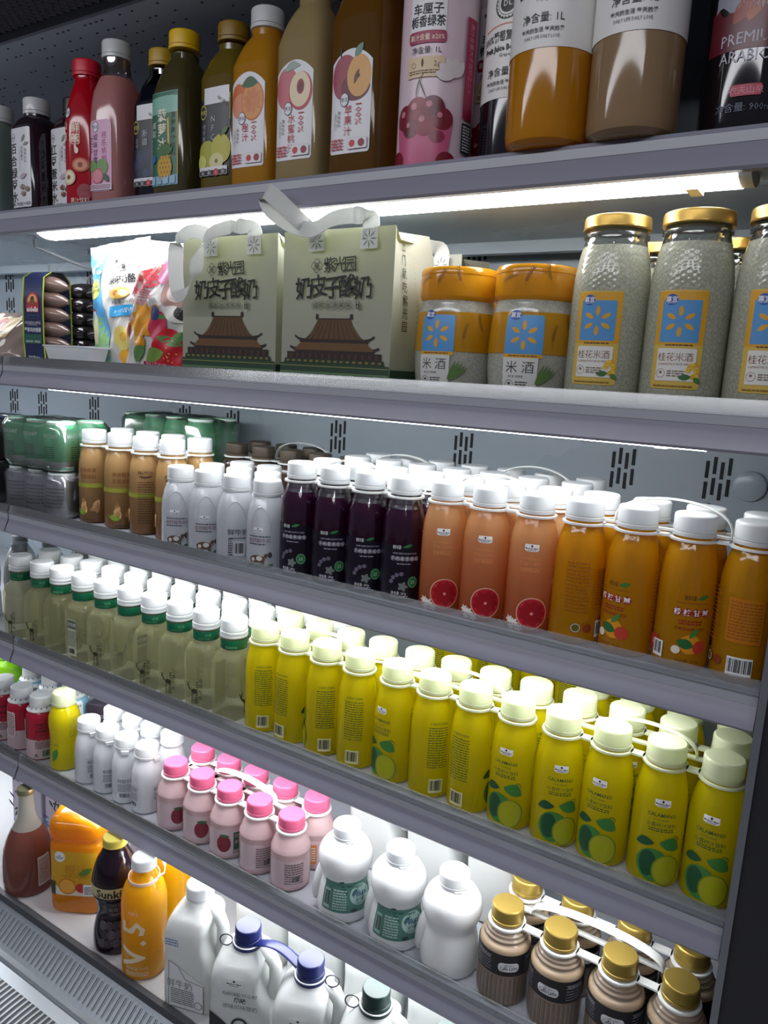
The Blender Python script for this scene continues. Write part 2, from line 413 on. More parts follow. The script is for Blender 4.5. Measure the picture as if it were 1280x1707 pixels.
# canopy: shiny underside with punched holes, black honeycomb outlet in front
mb = MB(); mb.box(XL, .075, 2.052, XR, WALLY, 2.07, sheet_metal('canopy_steel', 'd2d2d6', .2, .25))
HOLE = M('08080a', .8)
for i in range(150):
    for j in range(7):
        if (i*7+j*3) % 5 == 0: continue
        x = XL+.02+i*.015+(j % 2)*.0075; y = .10+j*.03
        if random.random() < .45: mb.box(x-.0022, y-.0014, 2.0515, x+.0022, y+.0014, 2.052, HOLE)
mb.build('canopy_underside', case)
mb = MB(); mb.box(XL, .068, 2.046, XR, .076, 2.085, sheet_metal('trim_alu', '8d9096', .35, .6)); mb.build('canopy_edge_strip', case)
mb = MB()
mb.box(XL, -.14, 2.078, XR+.11, .068, 2.09, BLACK)
hc = M('9a9aa2', .4)
for j in range(20):                                    # honeycomb: wavy strips that touch
    y0 = -.132+j*.0101
    A = []
    x = -2.0; k = 0
    while x < -.55:
        A.append((x, y0+(0 if (k//2) % 2 == (j % 2) else .0058))); x += (.0058 if k % 2 else .0034); k += 1
    vs = [(a, b, z) for z in (2.058, 2.078) for a, b in A]; n = len(A)
    mb.add(vs, [[i, i+1, n+i+1, n+i] for i in range(n-1)], hc)
mb.box(XL, -.165, 2.06, XR+.11, -.14, 2.2, hc)
mb.build('honeycomb_outlet', case)
# deck
mb = MB(); mb.box(XL, -.05, .405, XR, WALLY, .44, M('c9cacc', .35)); mb.box(XL, -.06, .395, XR, -.05, .446, M('4a4c50', .45)); mb.build('bottom_deck', case)
# sloping sill with slots and curved return-air grille
gr_m = sheet_metal('sill_steel', '8c9297', .38, .55, .05)
mb = MB()
mb.extrude([(-.06, .43), (-.062, .40), (-.110, .378), (-.122, .389), (-.118, .394), (-.107, .392)], XL, XR+.11, gr_m)
x = XL+.012
while x < XR:
    p0, p1 = (-.068, .4265), (-.101, .3985)
    e = .0006
    mb.add([(x, p0[0]-e, p0[1]+e), (x+.0016, p0[0]-e, p0[1]+e), (x+.0016, p1[0]-e, p1[1]+e), (x, p1[0]-e, p1[1]+e)], [[0, 1, 2, 3]], SLOT)
    x += .0125
mb.build('slotted_sill', case)
mb = MB()
arc = [(-.122-.21*math.sin(t*PI/2*.9), .388-.10*(1-math.cos(t*PI/2*.9))) for t in [i/14 for i in range(15)]]
inner = [(y+.004, z-.012) for y, z in arc]
mb.extrude(arc+[(y, z-.02) for y, z in arc[::-1]], XL, XR+.11, BLACK)
gr_d = sheet_metal('grille_steel', '6f757a', .4, .6, .05)
def bars(i0, i1):
    x = XL
    while x < XR+.1:
        pts = arc[i0:i1+1]; vs = []; n = len(pts)
        for dx, dz in ((0, .0008), (.0042, .0008)): vs += [(x+dx, y-dz, z+dz) for y, z in pts]
        mb.add(vs, [[i, i+1, n+i+1, n+i] for i in range(n-1)], gr_d); x += .0115
    return
bars(1, 6); bars(7, 13)
for i0, i1 in ((0, 1), (6, 7), (13, 14)):
    (ya, za), (yb, zb) = arc[i0], arc[i1]
    mb.add([(XL, ya-.0009, za+.0009), (XR+.1, ya-.0009, za+.0009), (XR+.1, yb-.0009, zb+.0009), (XL, yb-.0009, zb+.0009)], [[0, 1, 2, 3]], gr_m)
mb.build('return_air_grille', case)
mb = MB(); mb.box(XL, -.33, .02, XR+.11, -.06, .285, DARK); mb.box(XL, -.06, .02, XR+.11, WALLY+.06, .40, DARK); mb.build('base_plinth', case)

# five shelves: steel plate, plastic ticket rail, clear lip, led tube
TUBE = emit('fbfcff', LED); TUBEEND = M('d8d9d6', .4)
def shelf(k):
    zs, zb = SURF[k], RAILB[k]
    mb = MB()
    for x0, x1 in ((XL, XJ-.002), (XJ+.002, XR-.004)):
        mb.box(x0, .002, zs-.010, x1, WALLY-.012, zs, SHELFTOP)
        mb.box(x0, .004, zb+.012, x1, WALLY-.02, zs-.010, STEELW)
        mb.box(x0, WALLY-.075, zb-.006, x1, WALLY-.055, zb+.012, STEELW)
    sh = mb.build('shelf', case)
    for x0, x1 in ((XL, XJ-.0025), (XJ+.0025, XR-.004)):
        mb = MB()
        mb.extrude([(.006, zb), (-.004, zb), (-.0065, zb+.003), (-.004, zb+.012), (.002, zb+.024), (.006, zb+.034), (.004, zb+.037), (.006, zb+.041), (.0115, zb+.041), (.012, zb+.034), (.010, zb+.010)], x0, x1, RAIL)
        mb.build('ticket_rail', sh)
        if k == 'A': continue
        mb = MB(); mb.extrude([(.001, zb+.036), (.004, zb+.036), (.0075, zb+.052), (.0045, zb+.052)], x0, x1, FENCE); mb.build('clear_lip', sh)
    for x0, x1 in ((-2.25, -1.52), (-1.245, -.137)):
        mb = MB()
        pr = [(.014+.031*(1-math.cos(PI*t)), zb+.011-.0155*math.sin(PI*t)) for t in [i/10 for i in range(11)]]
        mb.extrude(pr[::-1], x0, x1, TUBE); tb = mb.build('light_tube', sh)
        for e in (x0-.012, x1):
            mb = MB(); pr2 = [(.013+.032*(1-math.cos(PI*t)), zb+.0115-.0155*math.sin(PI*t)) for t in [i/10 for i in range(11)]]
            mb.extrude(pr2[::-1], e, e+.012, TUBEEND); mb.build('tube_end_cap', tb)
        mb = MB(); mb.box(x1-.05, .035, zb-.005, x1-.038, .067, zb+.012, M('e9ecec', .3)); mb.build('tube_clip', tb)
    for xb in (XJ-.055, XJ+.055, XR-.03):
        mb = MB(); mb.extrude([(WALLY-.001, zs-.012), (WALLY-.001, zb-.035), (WALLY-.06, zb-.02), (WALLY-.2, zb+.004), (WALLY-.2, zs-.012)], xb-.0015, xb+.0015, STEELW); mb.build('shelf_bracket', sh)
    return sh
SH = {k: shelf(k) for k in 'ABCDE'}
mb = MB()
cab = [(-1.27, .03, RAILB['A']-.003), (-1.30, .05, RAILB['A']-.012), (-1.29, .12, RAILB['A']-.03), (-1.27, .2, RAILB['A']-.05), (-1.25, .3, RAILB['A']-.055), (-1.23, .40, RAILB['A']-.05)]
mb.tube(cab, .003, M('9a9da2', .5)); mb.build('light_cable', SH['A'])
mb = MB()
mb.lathe([(.0225, 0), (.0225, .004), (.019, .006), (.001, .006)], STEELW, 24)
pl = mb.build('light_socket', case); pl.location = (-.132, WALLY-.001, 1.362); pl.rotation_euler = (PI/2, 0, 0)
mb = MB(); mb.tube([(-.132, WALLY-.012, 1.362), (-.135, WALLY-.022, 1.352), (-.14, WALLY-.022, 1.33), (-.146, WALLY-.02, 1.27), (-.15, WALLY-.012, 1.215)], lambda t: .010 if t < .5 else .003, M('c9ced2', .4)); mb.build('light_plug', pl)

# ------------------------------------------------------------------ drinks on shelf D: calamansi juice and tea
INKG = M('2f5a2a', .5); LEAFD = M('1f5130', .4); LEAFM = M('3f8038', .4)
PR_SLIM = smooth([(.024, .0), (.0283, .003), (.0289, .009), (.0289, .05), (.0288, .094), (.0281, .107), (.0264, .119), (.0236, .130), (.0205, .139), (.0195, .144), (.0195, .147)], 3)
def slim(name, cat, body_mat, cap_mat, h, art, cap_r=.0213, prof=PR_SLIM, capz=None, fill=None):
    k = h/.167; P = [(r, z*k, n) for r, z, n in prof]
    root = thing(name, '', cat)
    mb = MB()
    mb.lathe(P, body_mat, 40); b = mb.build('body', root)
    cz = capz or .1435*k
    cap_mesh(cap_r, cz, h, cap_mat).build('cap', root)
    if fill:
        mb = MB(); mb.lathe([(cap_r*.86, fill), (.0005, fill+.0002)], fill_mat, 24, caps=False); mb.build('drink_surface', b)
    if art:
        a = Art(surf(P)); art(a); a.build('label', root)
    return root, P
LIMEJ = juice('e8d60e', .6, .12, 'f6ec3a', film=1, clear=.08); LIMECAP = milky('e3e8c6', .45, .4)
def art_lime(a):
    a.tag(0, .104, .017, WHITE, BLACK)
    a.text('CALAMANSI', 0, .0905, .0062, INKG, .03, .01); a.text('JUICE DRINK', 0, .0845, .0028, INKG)
    a.text('小青柠汁饮料', .001, .0785, .006, INKG, .032); a.fine(-.012, .070, .014, .075, 2, INKG)
    a.ring(.018, .062, .0042, .0008, LEAFD); a.text('C', .018, .062, .005, LEAFD, bold=.03)
    a.leaf(-.004, .056, .021, .011, PI*1.08, LEAFD, -.002); a.leaf(.001, .058, .024, .016, -.35, LEAFM, .003)
    a.disc(-.004, .029, .017, LEAFM, .020); a.disc(-.009, .030, .009, LEAFD, .016)
    sl = M('a9a81e', .4); a.disc(.011, .0245, .0155, M('6f8a1a', .4), .019); a.disc(.011, .0245, .0138, sl, .0175)
    for i in range(8): q = i*PI/4+.2; a.leaf(.011+.002*math.cos(q), .0245+.002*math.sin(q), .0105, .0062, q, M('a7ad14', .4)); a.off -= .00009
    a.text('净含量: 280mL', .004, .0045, .0035, INKG)
    b = PI*.0295                                     # printed back
    for s in (-1, 1):
        o = s*b*.62; a.cut('back_print')
        a.text('小青柠汁饮料', o, .108, .004, INKG); a.fine(o-.013, .045, o+.013, .104, 17, INKG, .35)
        a.barcode(o-.009, .010, o+.009, .030, M('d7d6a0', .5))
lime, _ = slim('juice_bottle', 'juice bottle', LIMEJ, LIMECAP, .167, art_lime)
K = Kind(lime)
LX = [-.737, -.678, -.618, -.559, -.496, -.437, -.377, -.318, -.259, -.199, -.138, -.078]
back = lambda x: to_cam(x, .05)+PI*.62
face_rot = [('barcode', back(LX[0])), ('fruit side', to_cam(LX[1], .05)+1.25), ('printed back', -back(LX[2])+2*to_cam(LX[2], .05)), ('barcode', back(LX[3])-.15),
            ('leaf', to_cam(LX[4], .05)-.75), ('printed back', back(LX[5])+.35), ('barcode', back(LX[6])-.5), ('lime slice', to_cam(LX[7], .05)-.35),
            ('lime slice', to_cam(LX[8], .05)+.12), ('lime slice', to_cam(LX[9], .05)-.3), ('lime slice', to_cam(LX[10], .05)+.12), ('lime slice', to_cam(LX[11], .05)-.15)]
for i, x in enumerate(LX):
    K.put(x, .05, SURF['D'], face_rot[i][1], f'yellow lime juice bottle, {ORD[i]} from the left in the front row, {face_rot[i][0]} showing', 'calamansi juice bottles, front row')
for i, x in enumerate(LX):
    K.put(x, .111, SURF['D'], random.uniform(-2, 2), f'yellow lime juice bottle in the second row, behind the {ORD[i]} front one', 'calamansi juice bottles, second row')
for i in range(4):
    K.put(-.262+i*.06, .176, SURF['D'], random.uniform(-2, 2), f'yellow lime juice bottle, {ORD[i]} from the left in the third row', 'calamansi juice bottles, third row')
for i in range(7):
    K.put(-.575+i*.06, .335, SURF['D'], random.uniform(-2, 2), f'yellow lime juice bottle against the rear wall, {ORD[i]} from the left there', 'calamansi juice bottles at the rear wall')
# bottle carriers: rings round the necks joined by flat bars, with an arched handle
def carrier(name_lab, xs, y0, y1, z, mat, hx0, hx1, hh, group=None, yh=None, r=.0225, wd=.009):
    t = thing('bottle_carrier', name_lab, 'bottle carrier', (0, 0, 0), 0, group)
    mb = MB()
    for x in xs:
        for y in (y0, y1):
            mb.lathe([(r-.0018, z-.001), (r+.0022, z-.001), (r+.0022, z+.0015), (r-.0018, z+.0015), (r-.0018, z-.001)], mat, 28, x, y, caps=False)
    for y in (y0, y1):
        for a, b in zip(xs, xs[1:]): mb.box(a+r, y-.006, z-.001, b-r, y+.006, z+.0015, mat)
    for x in xs: mb.box(x-.005, y0+r, z-.001, x+.005, y1-r, z+.0015, mat)
    ym = (y0+y1)/2; mb.box(min(xs), ym-.004, z-.001, max(xs), ym+.004, z+.0015, mat)
    mb.build('ring_frame', t)
    mb = MB(); yh = ym if yh is None else yh
    pts = [(hx0+(hx1-hx0)*(.5-.5*math.cos(PI*i/20)), ym+(yh-ym)*math.sin(PI*i/20), z+.001+hh*math.sin(PI*i/20)**.75) for i in range(21)]
    mb.tube(pts, 0, mat, 10, (wd, .0022, (0, 1, 0))); mb.build('handle', t); return t
CARW = milky('f1f3f0', .3, .4)
LIMECAR = milky('eef2d6', .4, .4)
for i, n in enumerate(('left', 'middle', 'right')):
    q = LX[i*4:i*4+4]
    carrier(f'white plastic carrier with arched handle on the {n} eight of the lime juice bottles', q, .05, .111, SURF['D']+.1408, LIMECAR, q[1]-.02, q[2]+.028, .026, 'carriers on the lime juice')

# clear tea bottle with a green neck sleeve
TEAB = juice('bab996', .5, .08, 'f3f3e2', clear=.70)
TEAPR = smooth([(.0255, 0, 4), (.0278, .003, 4), (.0284, .010, 4), (.0284, .05, 4.5), (.0284, .085, 4.5), (.0278, .094, 4), (.0255, .103, 3), (.0215, .110, 2), (.0205, .114, 2), (.0205, .133, 2), (.0205, .136, 2)], 2)
tea = thing('tea_bottle', '', 'tea bottle')
mb = MB(); mb.lathe(TEAPR, TEAB, 64, mod=lambda k, z: 1+(.012*math.cos(k*PI*4/4) if .012 < z < .09 and k % 16 not in (15, 0, 1) else 0)); tb = mb.build('body', tea, 60)
mb = MB(); z0 = .134; zz = [z0, z0+.004, z0+.0045, z0+.009, z0+.0095, z0+.0135, z0+.014]
mb.lathe([(.0205, z0), (.0222, z0+.0006), (.0222, z0+.004), (.0198, z0+.005), (.0222, z0+.0062), (.0222, z0+.0095), (.0200, z0+.0106), (.0216, z0+.0115), (.0218, .159), (.0212, .1625), (.0195, .164), (.0005, .1642)], CAPW, 60)
mb.build('cap', tea)
mb = MB(); mb.lathe([(.0212, .1155), (.0214, .116), (.0214, .1305), (.0212, .131)], M('0a5a3c', .3), 40, caps=False)
sv = mb.build('neck_sleeve', tea)
a = Art(surf([(.0214, .115), (.0214, .131)])); gold = M('6fae7a', .4)
a.text('TIANMU LAKE', .010, .1195, .0032, gold); a.text('白茶', .018, .1255, .0055, gold); a.fine(-.03, .118, -.012, .122, 2, gold); a.build('sleeve_print', sv)
a = Art(surf(TEAPR), .0007); ink = M('2c3018', .5)
a.leaf(-.006, .030, .012, .008, .1, ink, .001, .5)              # small standing deer
for q in (-.0045, -.002, .002, .0045): a.rect(q-.0005, .010, q+.0005, .030, ink)
a.leaf(-.006, .031, .010, .003, 2.2, ink); a.disc(-.012, .040, .0022, ink); a.leaf(-.012, .041, .007, .0015, 1.2, ink); a.leaf(-.012, .041, .007, .0015, 2.2, ink)
a.vtext('冷泡龙井', .012, .052, .0085, ink, 1.15); a.fine(.004, .012, .008, .05, 9, ink)
a.build('label', tea)
a = Art(lambda u, v, off=0: (-u, .0292+off, v), .0006); a.rect(-.011, .012, .011, .082, M('b9bca4', .4)); a.fine(-.010, .03, .010, .06, 12, ink); a.rect(-.0105, .064, .0105, .080, M('5c6250', .5)); a.text('冷泡茶', 0, .072, .007, PRINTW); a.barcode(-.009, .014, .009, .027)
a.build('back_label', tea)
K = Kind(tea)
TX = [-1.379, -1.308, -1.246, -1.180, -1.115, -1.051, -.989, -.926, -.864, -.802]
tr = [.1, .12, 1.57, PI+.08, .12, -1.57, .1, .12, .12, 1.55]
for i, x in enumerate(TX):
    K.put(x, .05, SURF['D'], tr[i], f'pale tea bottle with green neck sleeve, {ORD[i]} in the front row' + (', grey back label' if i == 3 else ''), 'pale tea bottles, front row')
for i, x in enumerate(TX):
    K.put(x+.003, .113, SURF['D'], random.choice((.06, 1.57, PI)), f'pale tea bottle in the second row, behind the {ORD[i]} tea bottle from the left', 'pale tea bottles, second row')
for i, x in enumerate(TX[1:]+[-.745, -.685]):
    K.put(x+.006, .176, SURF['D'], random.choice((.06, 1.57, PI)), f'pale tea bottle in the third row under the shelf edge, {ORD[i]} from the left', 'pale tea bottles, third row')
# grey water bottles at the far left
GREYB = juice('8b8b8a', .3, .1, 'd4d6d6', clear=.45)
wb = thing('water_bottle', '', 'water bottle')
mb = MB(); P = smooth([(.028, 0), (.032, .006), (.031, .05), (.029, .06), (.031, .07), (.032, .10), (.028, .125), (.016, .146), (.014, .152)], 3); mb.lathe(P, GREYB, 40, mod=lambda k, z: 1+.01*math.sin(z*500)); mb.build('body', wb)
cap_mesh(.0155, .150, .168, M('565a5c', .4)).build('cap', wb)
K = Kind(wb)
for i, (x, y) in enumerate([(-1.455, .095), (-1.455, .165), (-1.53, .06), (-1.525, .14), (-1.385, .19)]):
    K.put(x, y, SURF['D'], .3*i, f'clear grey bottle with ridged sides at the far left, {ORD[i]} nearest the tea bottles', 'grey bottles left of the tea')

# ------------------------------------------------------------------ shelf C
PRINTP = M('c9c3d6', .45)
# grape tea: clear headspace above a dark purple drink
def mat_grape(z): return HEAD if z > .1235 else GRAPE
HEAD = clear('e6e4ea', .5, .06, .06); GRAPE = juice('2a0620', .2, .09, '5a0d3c', film=1)
fill_mat = juice('4a0c34', .3, .15, '7a1c56')
PRG = smooth([(.024, .0), (.0282, .003), (.0288, .009), (.0288, .05), (.0286, .098), (.0272, .112), (.0245, .122), (.0215, .132), (.0195, .140), (.0190, .146)], 3)
GD = M('150b1c', .3); GB = M('2f7a45', .45)
def art_grape(a):
    a.poly([(-.0905+i*.00362, .004) for i in range(51)], [(-.0905+i*.00362, .078) for i in range(51)], GD, 6)
    a.text('鲜绿', -.011, .0755, .0058, PRINTW); a.leaf(-.003, .0755, .013, .004, .3, GB)
    a.text('ASSAM GREEN TEA FRUIT DRINK', .0, .0675, .0030, PRINTP, .032)
    for i, ch in enumerate('多肉夏黑葡萄'): a.ring(-.0155+i*.0062, .0605, .0031, .0003, PRINTP); a.text(ch, -.0155+i*.0062, .0605, .0052, PRINTW); a.off -= .00018
    a.fine(-.010, .0525, .008, .0545, 1, PRINTP)
    for i in range(4): q = PI*.93-i*.42; a.disc(-.002+.015*math.cos(q), .026+.014*math.sin(q), .0028, M('6d6478', .5)); a.off -= .00009
    a.disc(.012, .029, .0068, GB, .0078); a.ring(.012, .029, .0062, .0005, M('8fd19d', .4), .0072); a.text('25', .012, .029, .0062, M('c9ecc9', .4))
    for i in range(5): q = i*1.256; a.leaf(-.001, .023, .007, .0045, q, M('77807c', .5)); a.off -= .00009
    a.text('净含量: 280g', -.006, .0135, .0050, PRINTW, .02); a.fine(-.016, .007, .006, .011, 2, PRINTP)
    b = PI*.0288; a.fine(b*.62-.01, .02, b*.62+.01, .072, 16, PRINTP, .35); a.fine(-b*.62-.01, .02, -b*.62+.01, .072, 16, PRINTP, .35)
grape, _ = slim('tea_drink_bottle', 'juice bottle', mat_grape, CAPW, .166, art_grape, .0208, PRG, fill=.1235)
K = Kind(grape)
GX = [-.675, -.616, -.557, -.499]
for i, x in enumerate(GX): K.put(x, .05, SURF['C'], to_cam(x, .05)+[-.35, -.05, .03, .1][i], f'dark purple grape drink bottle, {ORD[i]} of four in the front row', 'purple grape drink bottles, front row')
for r, y in ((1, .11), (2, .185), (3, .245)):
    for i, x in enumerate(GX): K.put(x+(.004 if r > 1 else 0), y, SURF['C'], random.uniform(-2, 2), f'purple grape drink bottle in the {ORD[r]} row back, {ORD[i]} from the left', 'purple grape drink bottles behind')
carrier('white carrier with arched handle over the front purple grape bottles', GX, .05, .11, SURF['C']+.139, CARW, -.66, -.545, .032)
carrier('white carrier with arched handle over the rear purple grape bottles', [x+.004 for x in GX], .185, .245, SURF['C']+.139, CARW, -.66, -.545, .032)
# grapefruit
def art_gf(a):
    a.tag(0, .105, .017, WHITE, BLACK); a.cut('fruit_print')
    RIND = M('e8b49a', .4); RED = M('c21f2c', .35); DR = M('a3101d', .35); FL = M('efe9df', .5)
    a.disc(.006, .026, .0185, RIND, .0195); a.disc(.006, .026, .0172, RED, .0182)
    for i in range(9): q = i*PI*2/9; a.leaf(.006+.0025*math.cos(q), .026+.0025*math.sin(q), .0135, .0085, q, DR, p=.55); a.off -= .00009
    a.disc(.006, .026, .0016, RIND)
    for (x, y) in ((-.014, .012), (-.018, .006), (-.008, .007), (-.021, .014)):
        for k in range(6): a.leaf(x, y, .0062, .003, k*PI/3+x*300, FL); a.off -= .00009
    a.cut('name_print'); a.text('GRAPEFRUIT', 0, .0925, .0045, M('e7a36a', .4)); a.text('西柚汁饮料', 0, .0865, .0052, M('e7a36a', .4)); a.fine(-.011, .076, .011, .082, 3, M('e7a36a', .4))
    b = PI*.0295; a.cut('back_print'); a.fine(b*.65-.012, .03, b*.65+.012, .10, 16, M('b9622f', .4)); a.cut('back_print'); a.fine(-b*.65-.012, .03, -b*.65+.012, .10, 16, M('b9622f', .4))
GFJ = juice('e08a4a', .6, .1, 'f6cfa0', clear=.22, ramp=(-.01, .125, 'dc6a34', 'f0c48e'), film=1)  # settled pulp: deeper orange below, peach above
gf, _ = slim('juice_bottle', 'juice bottle', GFJ, CAPW, .167, art_gf, .0208)
K = Kind(gf); FX = [-.438, -.379, -.317]
for i, x in enumerate(FX): K.put(x, .05, SURF['C'], to_cam(x, .05)-.06, f'pink grapefruit juice bottle, {ORD[i]} of three in the front row', 'grapefruit juice bottles, front row')
for r, y in ((1, .11), (2, .185), (3, .245)):
    for i, x in enumerate(FX): K.put(x+(.003 if r > 1 else 0), y, SURF['C'], random.uniform(-2, 2), f'pink grapefruit juice bottle in the {ORD[r]} row back, {ORD[i]} from the left', 'grapefruit juice bottles behind')
carrier('white carrier with arched handle over the front grapefruit bottles', FX, .05, .11, SURF['C']+.1405, CARW, -.443, -.328, .036)
carrier('white carrier with arched handle over the rear grapefruit bottles', [x+.003 for x in FX], .185, .245, SURF['C']+.1405, CARW, -.443, -.328, .036)
# mango pomelo
def art_mango(a):
    BR = M('8a4a12', .5); RD = M('9c1f1c', .45)
    a.text('鲜绿', -.003, .082, .0062, M('4a3a12', .5)); a.leaf(.004, .081, .013, .005, .3, M('3f7a2e', .4)); a.rect(-.016, .076, .016, .0765, BR)
    for i, ch in enumerate('杨枝甘露'): a.disc(-.0145+i*.0096, .066, .0046, RD); a.text(ch, -.0145+i*.0096, .066, .0075, WHITE, bold=.02); a.off -= .00018
    a.fine(-.012, .052, .012, .058, 2, RD); a.text('芒果西柚果汁饮料', 0, .048, .0040, RD)
    a.disc(.002, .031, .011, M('e0951a', .4)); a.leaf(-.012, .034, .018, .011, -.3, M('2d6a35', .4)); a.disc(.012, .028, .0075, M('c8402c', .4)); a.leaf(.0, .038, .014, .006, .9, M('47843a', .4)); a.disc(-.012, .024, .0045, M('f0e6d0', .4))
    a.text('净含量: 300g', 0, .0125, .0045, BR)
    b = PI*.03
    a.cut('back_print'); a.rect(b-.017, .045, b+.017, .092, M('b86f0c', .3)); a.fine(b-.015, .048, b+.015, .089, 12, BR, .4); a.cut('barcode'); a.barcode(b-.012, .010, b+.012, .030, WHITE)
    a.cut('side_seals'); a.disc(b*.62, .022, .0055, M('6b5a1c', .4)); a.ring(b*.62, .022, .005, .0006, WHITE); a.disc(b*.62+.013, .022, .0052, M('8a3a12', .4)); a.cut('side_print'); a.fine(b*.62-.015, .04, b*.62+.01, .10, 14, M('a8640c', .4), .35)
    a.cut('side_badge'); a.disc(-b*.4, .026, .009, M('b5302a', .4)); a.text('25', -b*.4, .026, .006, WHITE)
    a.cut('barcode'); a.barcode(-b*.33-.006, .012, -b*.33+.006, .03, WHITE)
MJ = juice('cc920e', .5, .11, 'f0ba18', film=1)
mango, _ = slim('juice_bottle', 'juice bottle', MJ, CAPW, .168, art_mango, .0215)
for ch in mango.children: ch.scale = (1.0, 1.0, 1.0)
K = Kind(mango); OX = [-.259, -.199, -.139, -.0785]
mr = [to_cam(OX[0], .05)-PI*.62, to_cam(OX[1], .05)-.55, to_cam(OX[2], .05)+.28, to_cam(OX[3], .05)+PI-.1]
md = ['round seals showing', 'half of its red lettering showing', 'red lettering showing', 'barcode showing']
for i, x in enumerate(OX): K.put(x, .05, SURF['C'], mr[i], f'orange mango drink bottle, {ORD[i]} in front, {md[i]}', 'mango drink bottles, front row')
for i, x in enumerate(OX): K.put(x, .112, SURF['C'], 2+i, f'orange mango drink bottle in the second row, behind the {ORD[i]} of four in front', 'mango drink bottles, second row')
carrier('white carrier with arched handle over the orange mango drink bottles', OX, .05, .112, SURF['C']+.1405, CARW, -.232, -.105, .034)
# milk
MILKB = juice('d6d9dd', .4, .14, film=1)
MPR = smooth([(.025, 0), (.0295, .003), (.030, .009), (.030, .05), (.0298, .066), (.0285, .082), (.0255, .096), (.0218, .106), (.0195, .111), (.0195, .115)], 3)
mk = thing('milk_bottle', '', 'milk bottle')
mb = MB(); mb.lathe(MPR, MILKB, 40)
b = mb.build('body', mk)
f = surf(MPR)
for s in (0, 1, 2):
    mb = MB()
    u0 = (s-1)*.063
    pts = [f(u0-.017*math.cos(PI*i/16)*(1 if True else 0), .060+.036*math.sin(PI*i/16), .0002) for i in range(17)]
    mb.tube(pts, .0007, MILKB, 6); mb.build('arch_ridge', b)
cap_mesh(.0205, .110, .134, CAPW).build('cap', mk)
a = Art(surf(MPR)); INK = M('3a3c42', .5)
a.tag(-.002, .062, .015, M('e9ebee', .4), INK)
a.fine(-.016, .0515, .016, .0545, 1, INK); a.text('高钙鲜牛奶', 0, .047, .0072, M('7c4a5a', .5), .034); a.fine(-.016, .040, .010, .043, 1, INK)
BC, WC = M('5e4636', .5), M('d6d2cc', .5)
for q in (-.0125, -.0095, .0035, .0065): a.rect(q, .006, q+.0016, .016, BC)
a.disc(-.002, .0195, .0115, BC, .0058); a.disc(.001, .0205, .0045, WC, .0038); a.disc(-.0085, .0185, .0026, WC, .003); a.disc(.0115, .0245, .0042, BC, .0034); a.leaf(.0135, .0255, .0045, .002, .9, BC); a.disc(.0135, .0228, .0016, WC); a.leaf(-.0135, .021, .008, .0012, -1.3, BC)
for i in range(9): a.leaf(-.02+i*.0045, .006+.0015*(i % 2), .008, .004, .3+.35*(i % 3), M('2f6a3a', .5)); a.off -= .00009
a.disc(.016, .026, .003, INK, .0045)
bb = PI*.030
for s in (-1, 1):
    o = s*bb*.62; a.cut('back_print'); a.text('鲜牛奶', o, .0505, .0105, INK); a.barcode(o-.006, .014, o+.010, .036, M('cfd2d6', .4)); a.fine(o-.014, .014, o-.008, .042, 8, INK); a.fine(o-.012, .040, o+.012, .043, 1, INK)
a.build('label', mk)
K = Kind(mk); MX = [-.917, -.856, -.795, -.7335]
mrot = [to_cam(x, .05)+d for x, d in zip(MX, (-.25, -.1, PI*.62+.1, -.35))]
mt = [(0, .0), (0, .02), (0, 0), (0, .03)]
for i, x in enumerate(MX): K.put(x, .043, SURF['C'], mrot[i], f'small white milk bottle, {ORD[i]} of four in the front row' + (', barcode showing' if i == 2 else ', cow picture showing'), 'white milk bottles, front row')
for r in range(1, 3):
    for i, x in enumerate(MX[:4-r]): K.put(x+.010*r, .04+.062*r, SURF['C'], random.uniform(-2, 2), f'small white milk bottle in the {ORD[r]} row, {ORD[i]} from the left', 'white milk bottles behind')
# brown-capped coffee at the rear wall behind the milk
cf = thing('coffee_bottle', '', 'coffee bottle')
mb = MB(); mb.lathe(smooth([(.028, 0), (.031, .005), (.031, .09), (.027, .115), (.019, .128), (.019, .132)], 3), juice('3a2a20', .1, .2), 32); mb.build('body', cf)
cap_mesh(.0205, .128, .152, M('43382c', .45)).build('cap', cf)
K = Kind(cf)
for i in range(5): K.put(-1.0+i*.066, .26, SURF['C'], .3*i, f'dark bottle with brown cap at the rear wall, {ORD[i]} from the left', 'brown capped bottles at the rear wall')
for i in range(3): K.put(-1.0+i*.066, .325, SURF['C'], .3*i, f'dark bottle with brown cap in the rearmost row, {ORD[i]} from the left', 'brown capped bottles at the rear wall')
carrier('white carrier with arched handle over the brown capped bottles', [-1.0+i*.066 for i in range(5)][:4], .26, .325, SURF['C']+.127, CARW, -.93, -.80, .034)
# brown nata drink
def art_br(a):
    DK = M('3a2410', .5); GRN = M('6f8f24', .4)
    a.poly([(-.088+i*.0044, .066) for i in range(41)], [(-.088+i*.0044, .074) for i in range(41)], M('8c9030', .4))
    a.text('美味椰果', 0, .098, .0085, M('7a3f16', .5), .032); a.text('百香饮料', 0, .086, .0085, M('7a3f16', .5), .032)
    for i in range(7): a.leaf(-.02+i*.006, .02+.004*(i % 3), .02, .010, .5+(i % 4)*.5, M('c49a6c' if i % 2 else '9a6f3e', .5)); a.off -= .00009
    for i in range(6): a.leaf(-.014, .016, .013+.002*(i % 2), .003, .3+.42*i, GRN); a.off -= .00009
    a.fine(-.012, .005, .012, .009, 1, DK)
    b = PI*.0285
    for s in (-1, 1):
        o = s*b*.6; a.cut('back_print'); a.text('FRUTCO', o, .1085, .0075, DK, .026, .02); a.leaf(o-.012, .1035, .024, .003, 0, DK, -.002, .4); a.fine(o-.013, .02, o+.013, .095, 18, DK, .3)
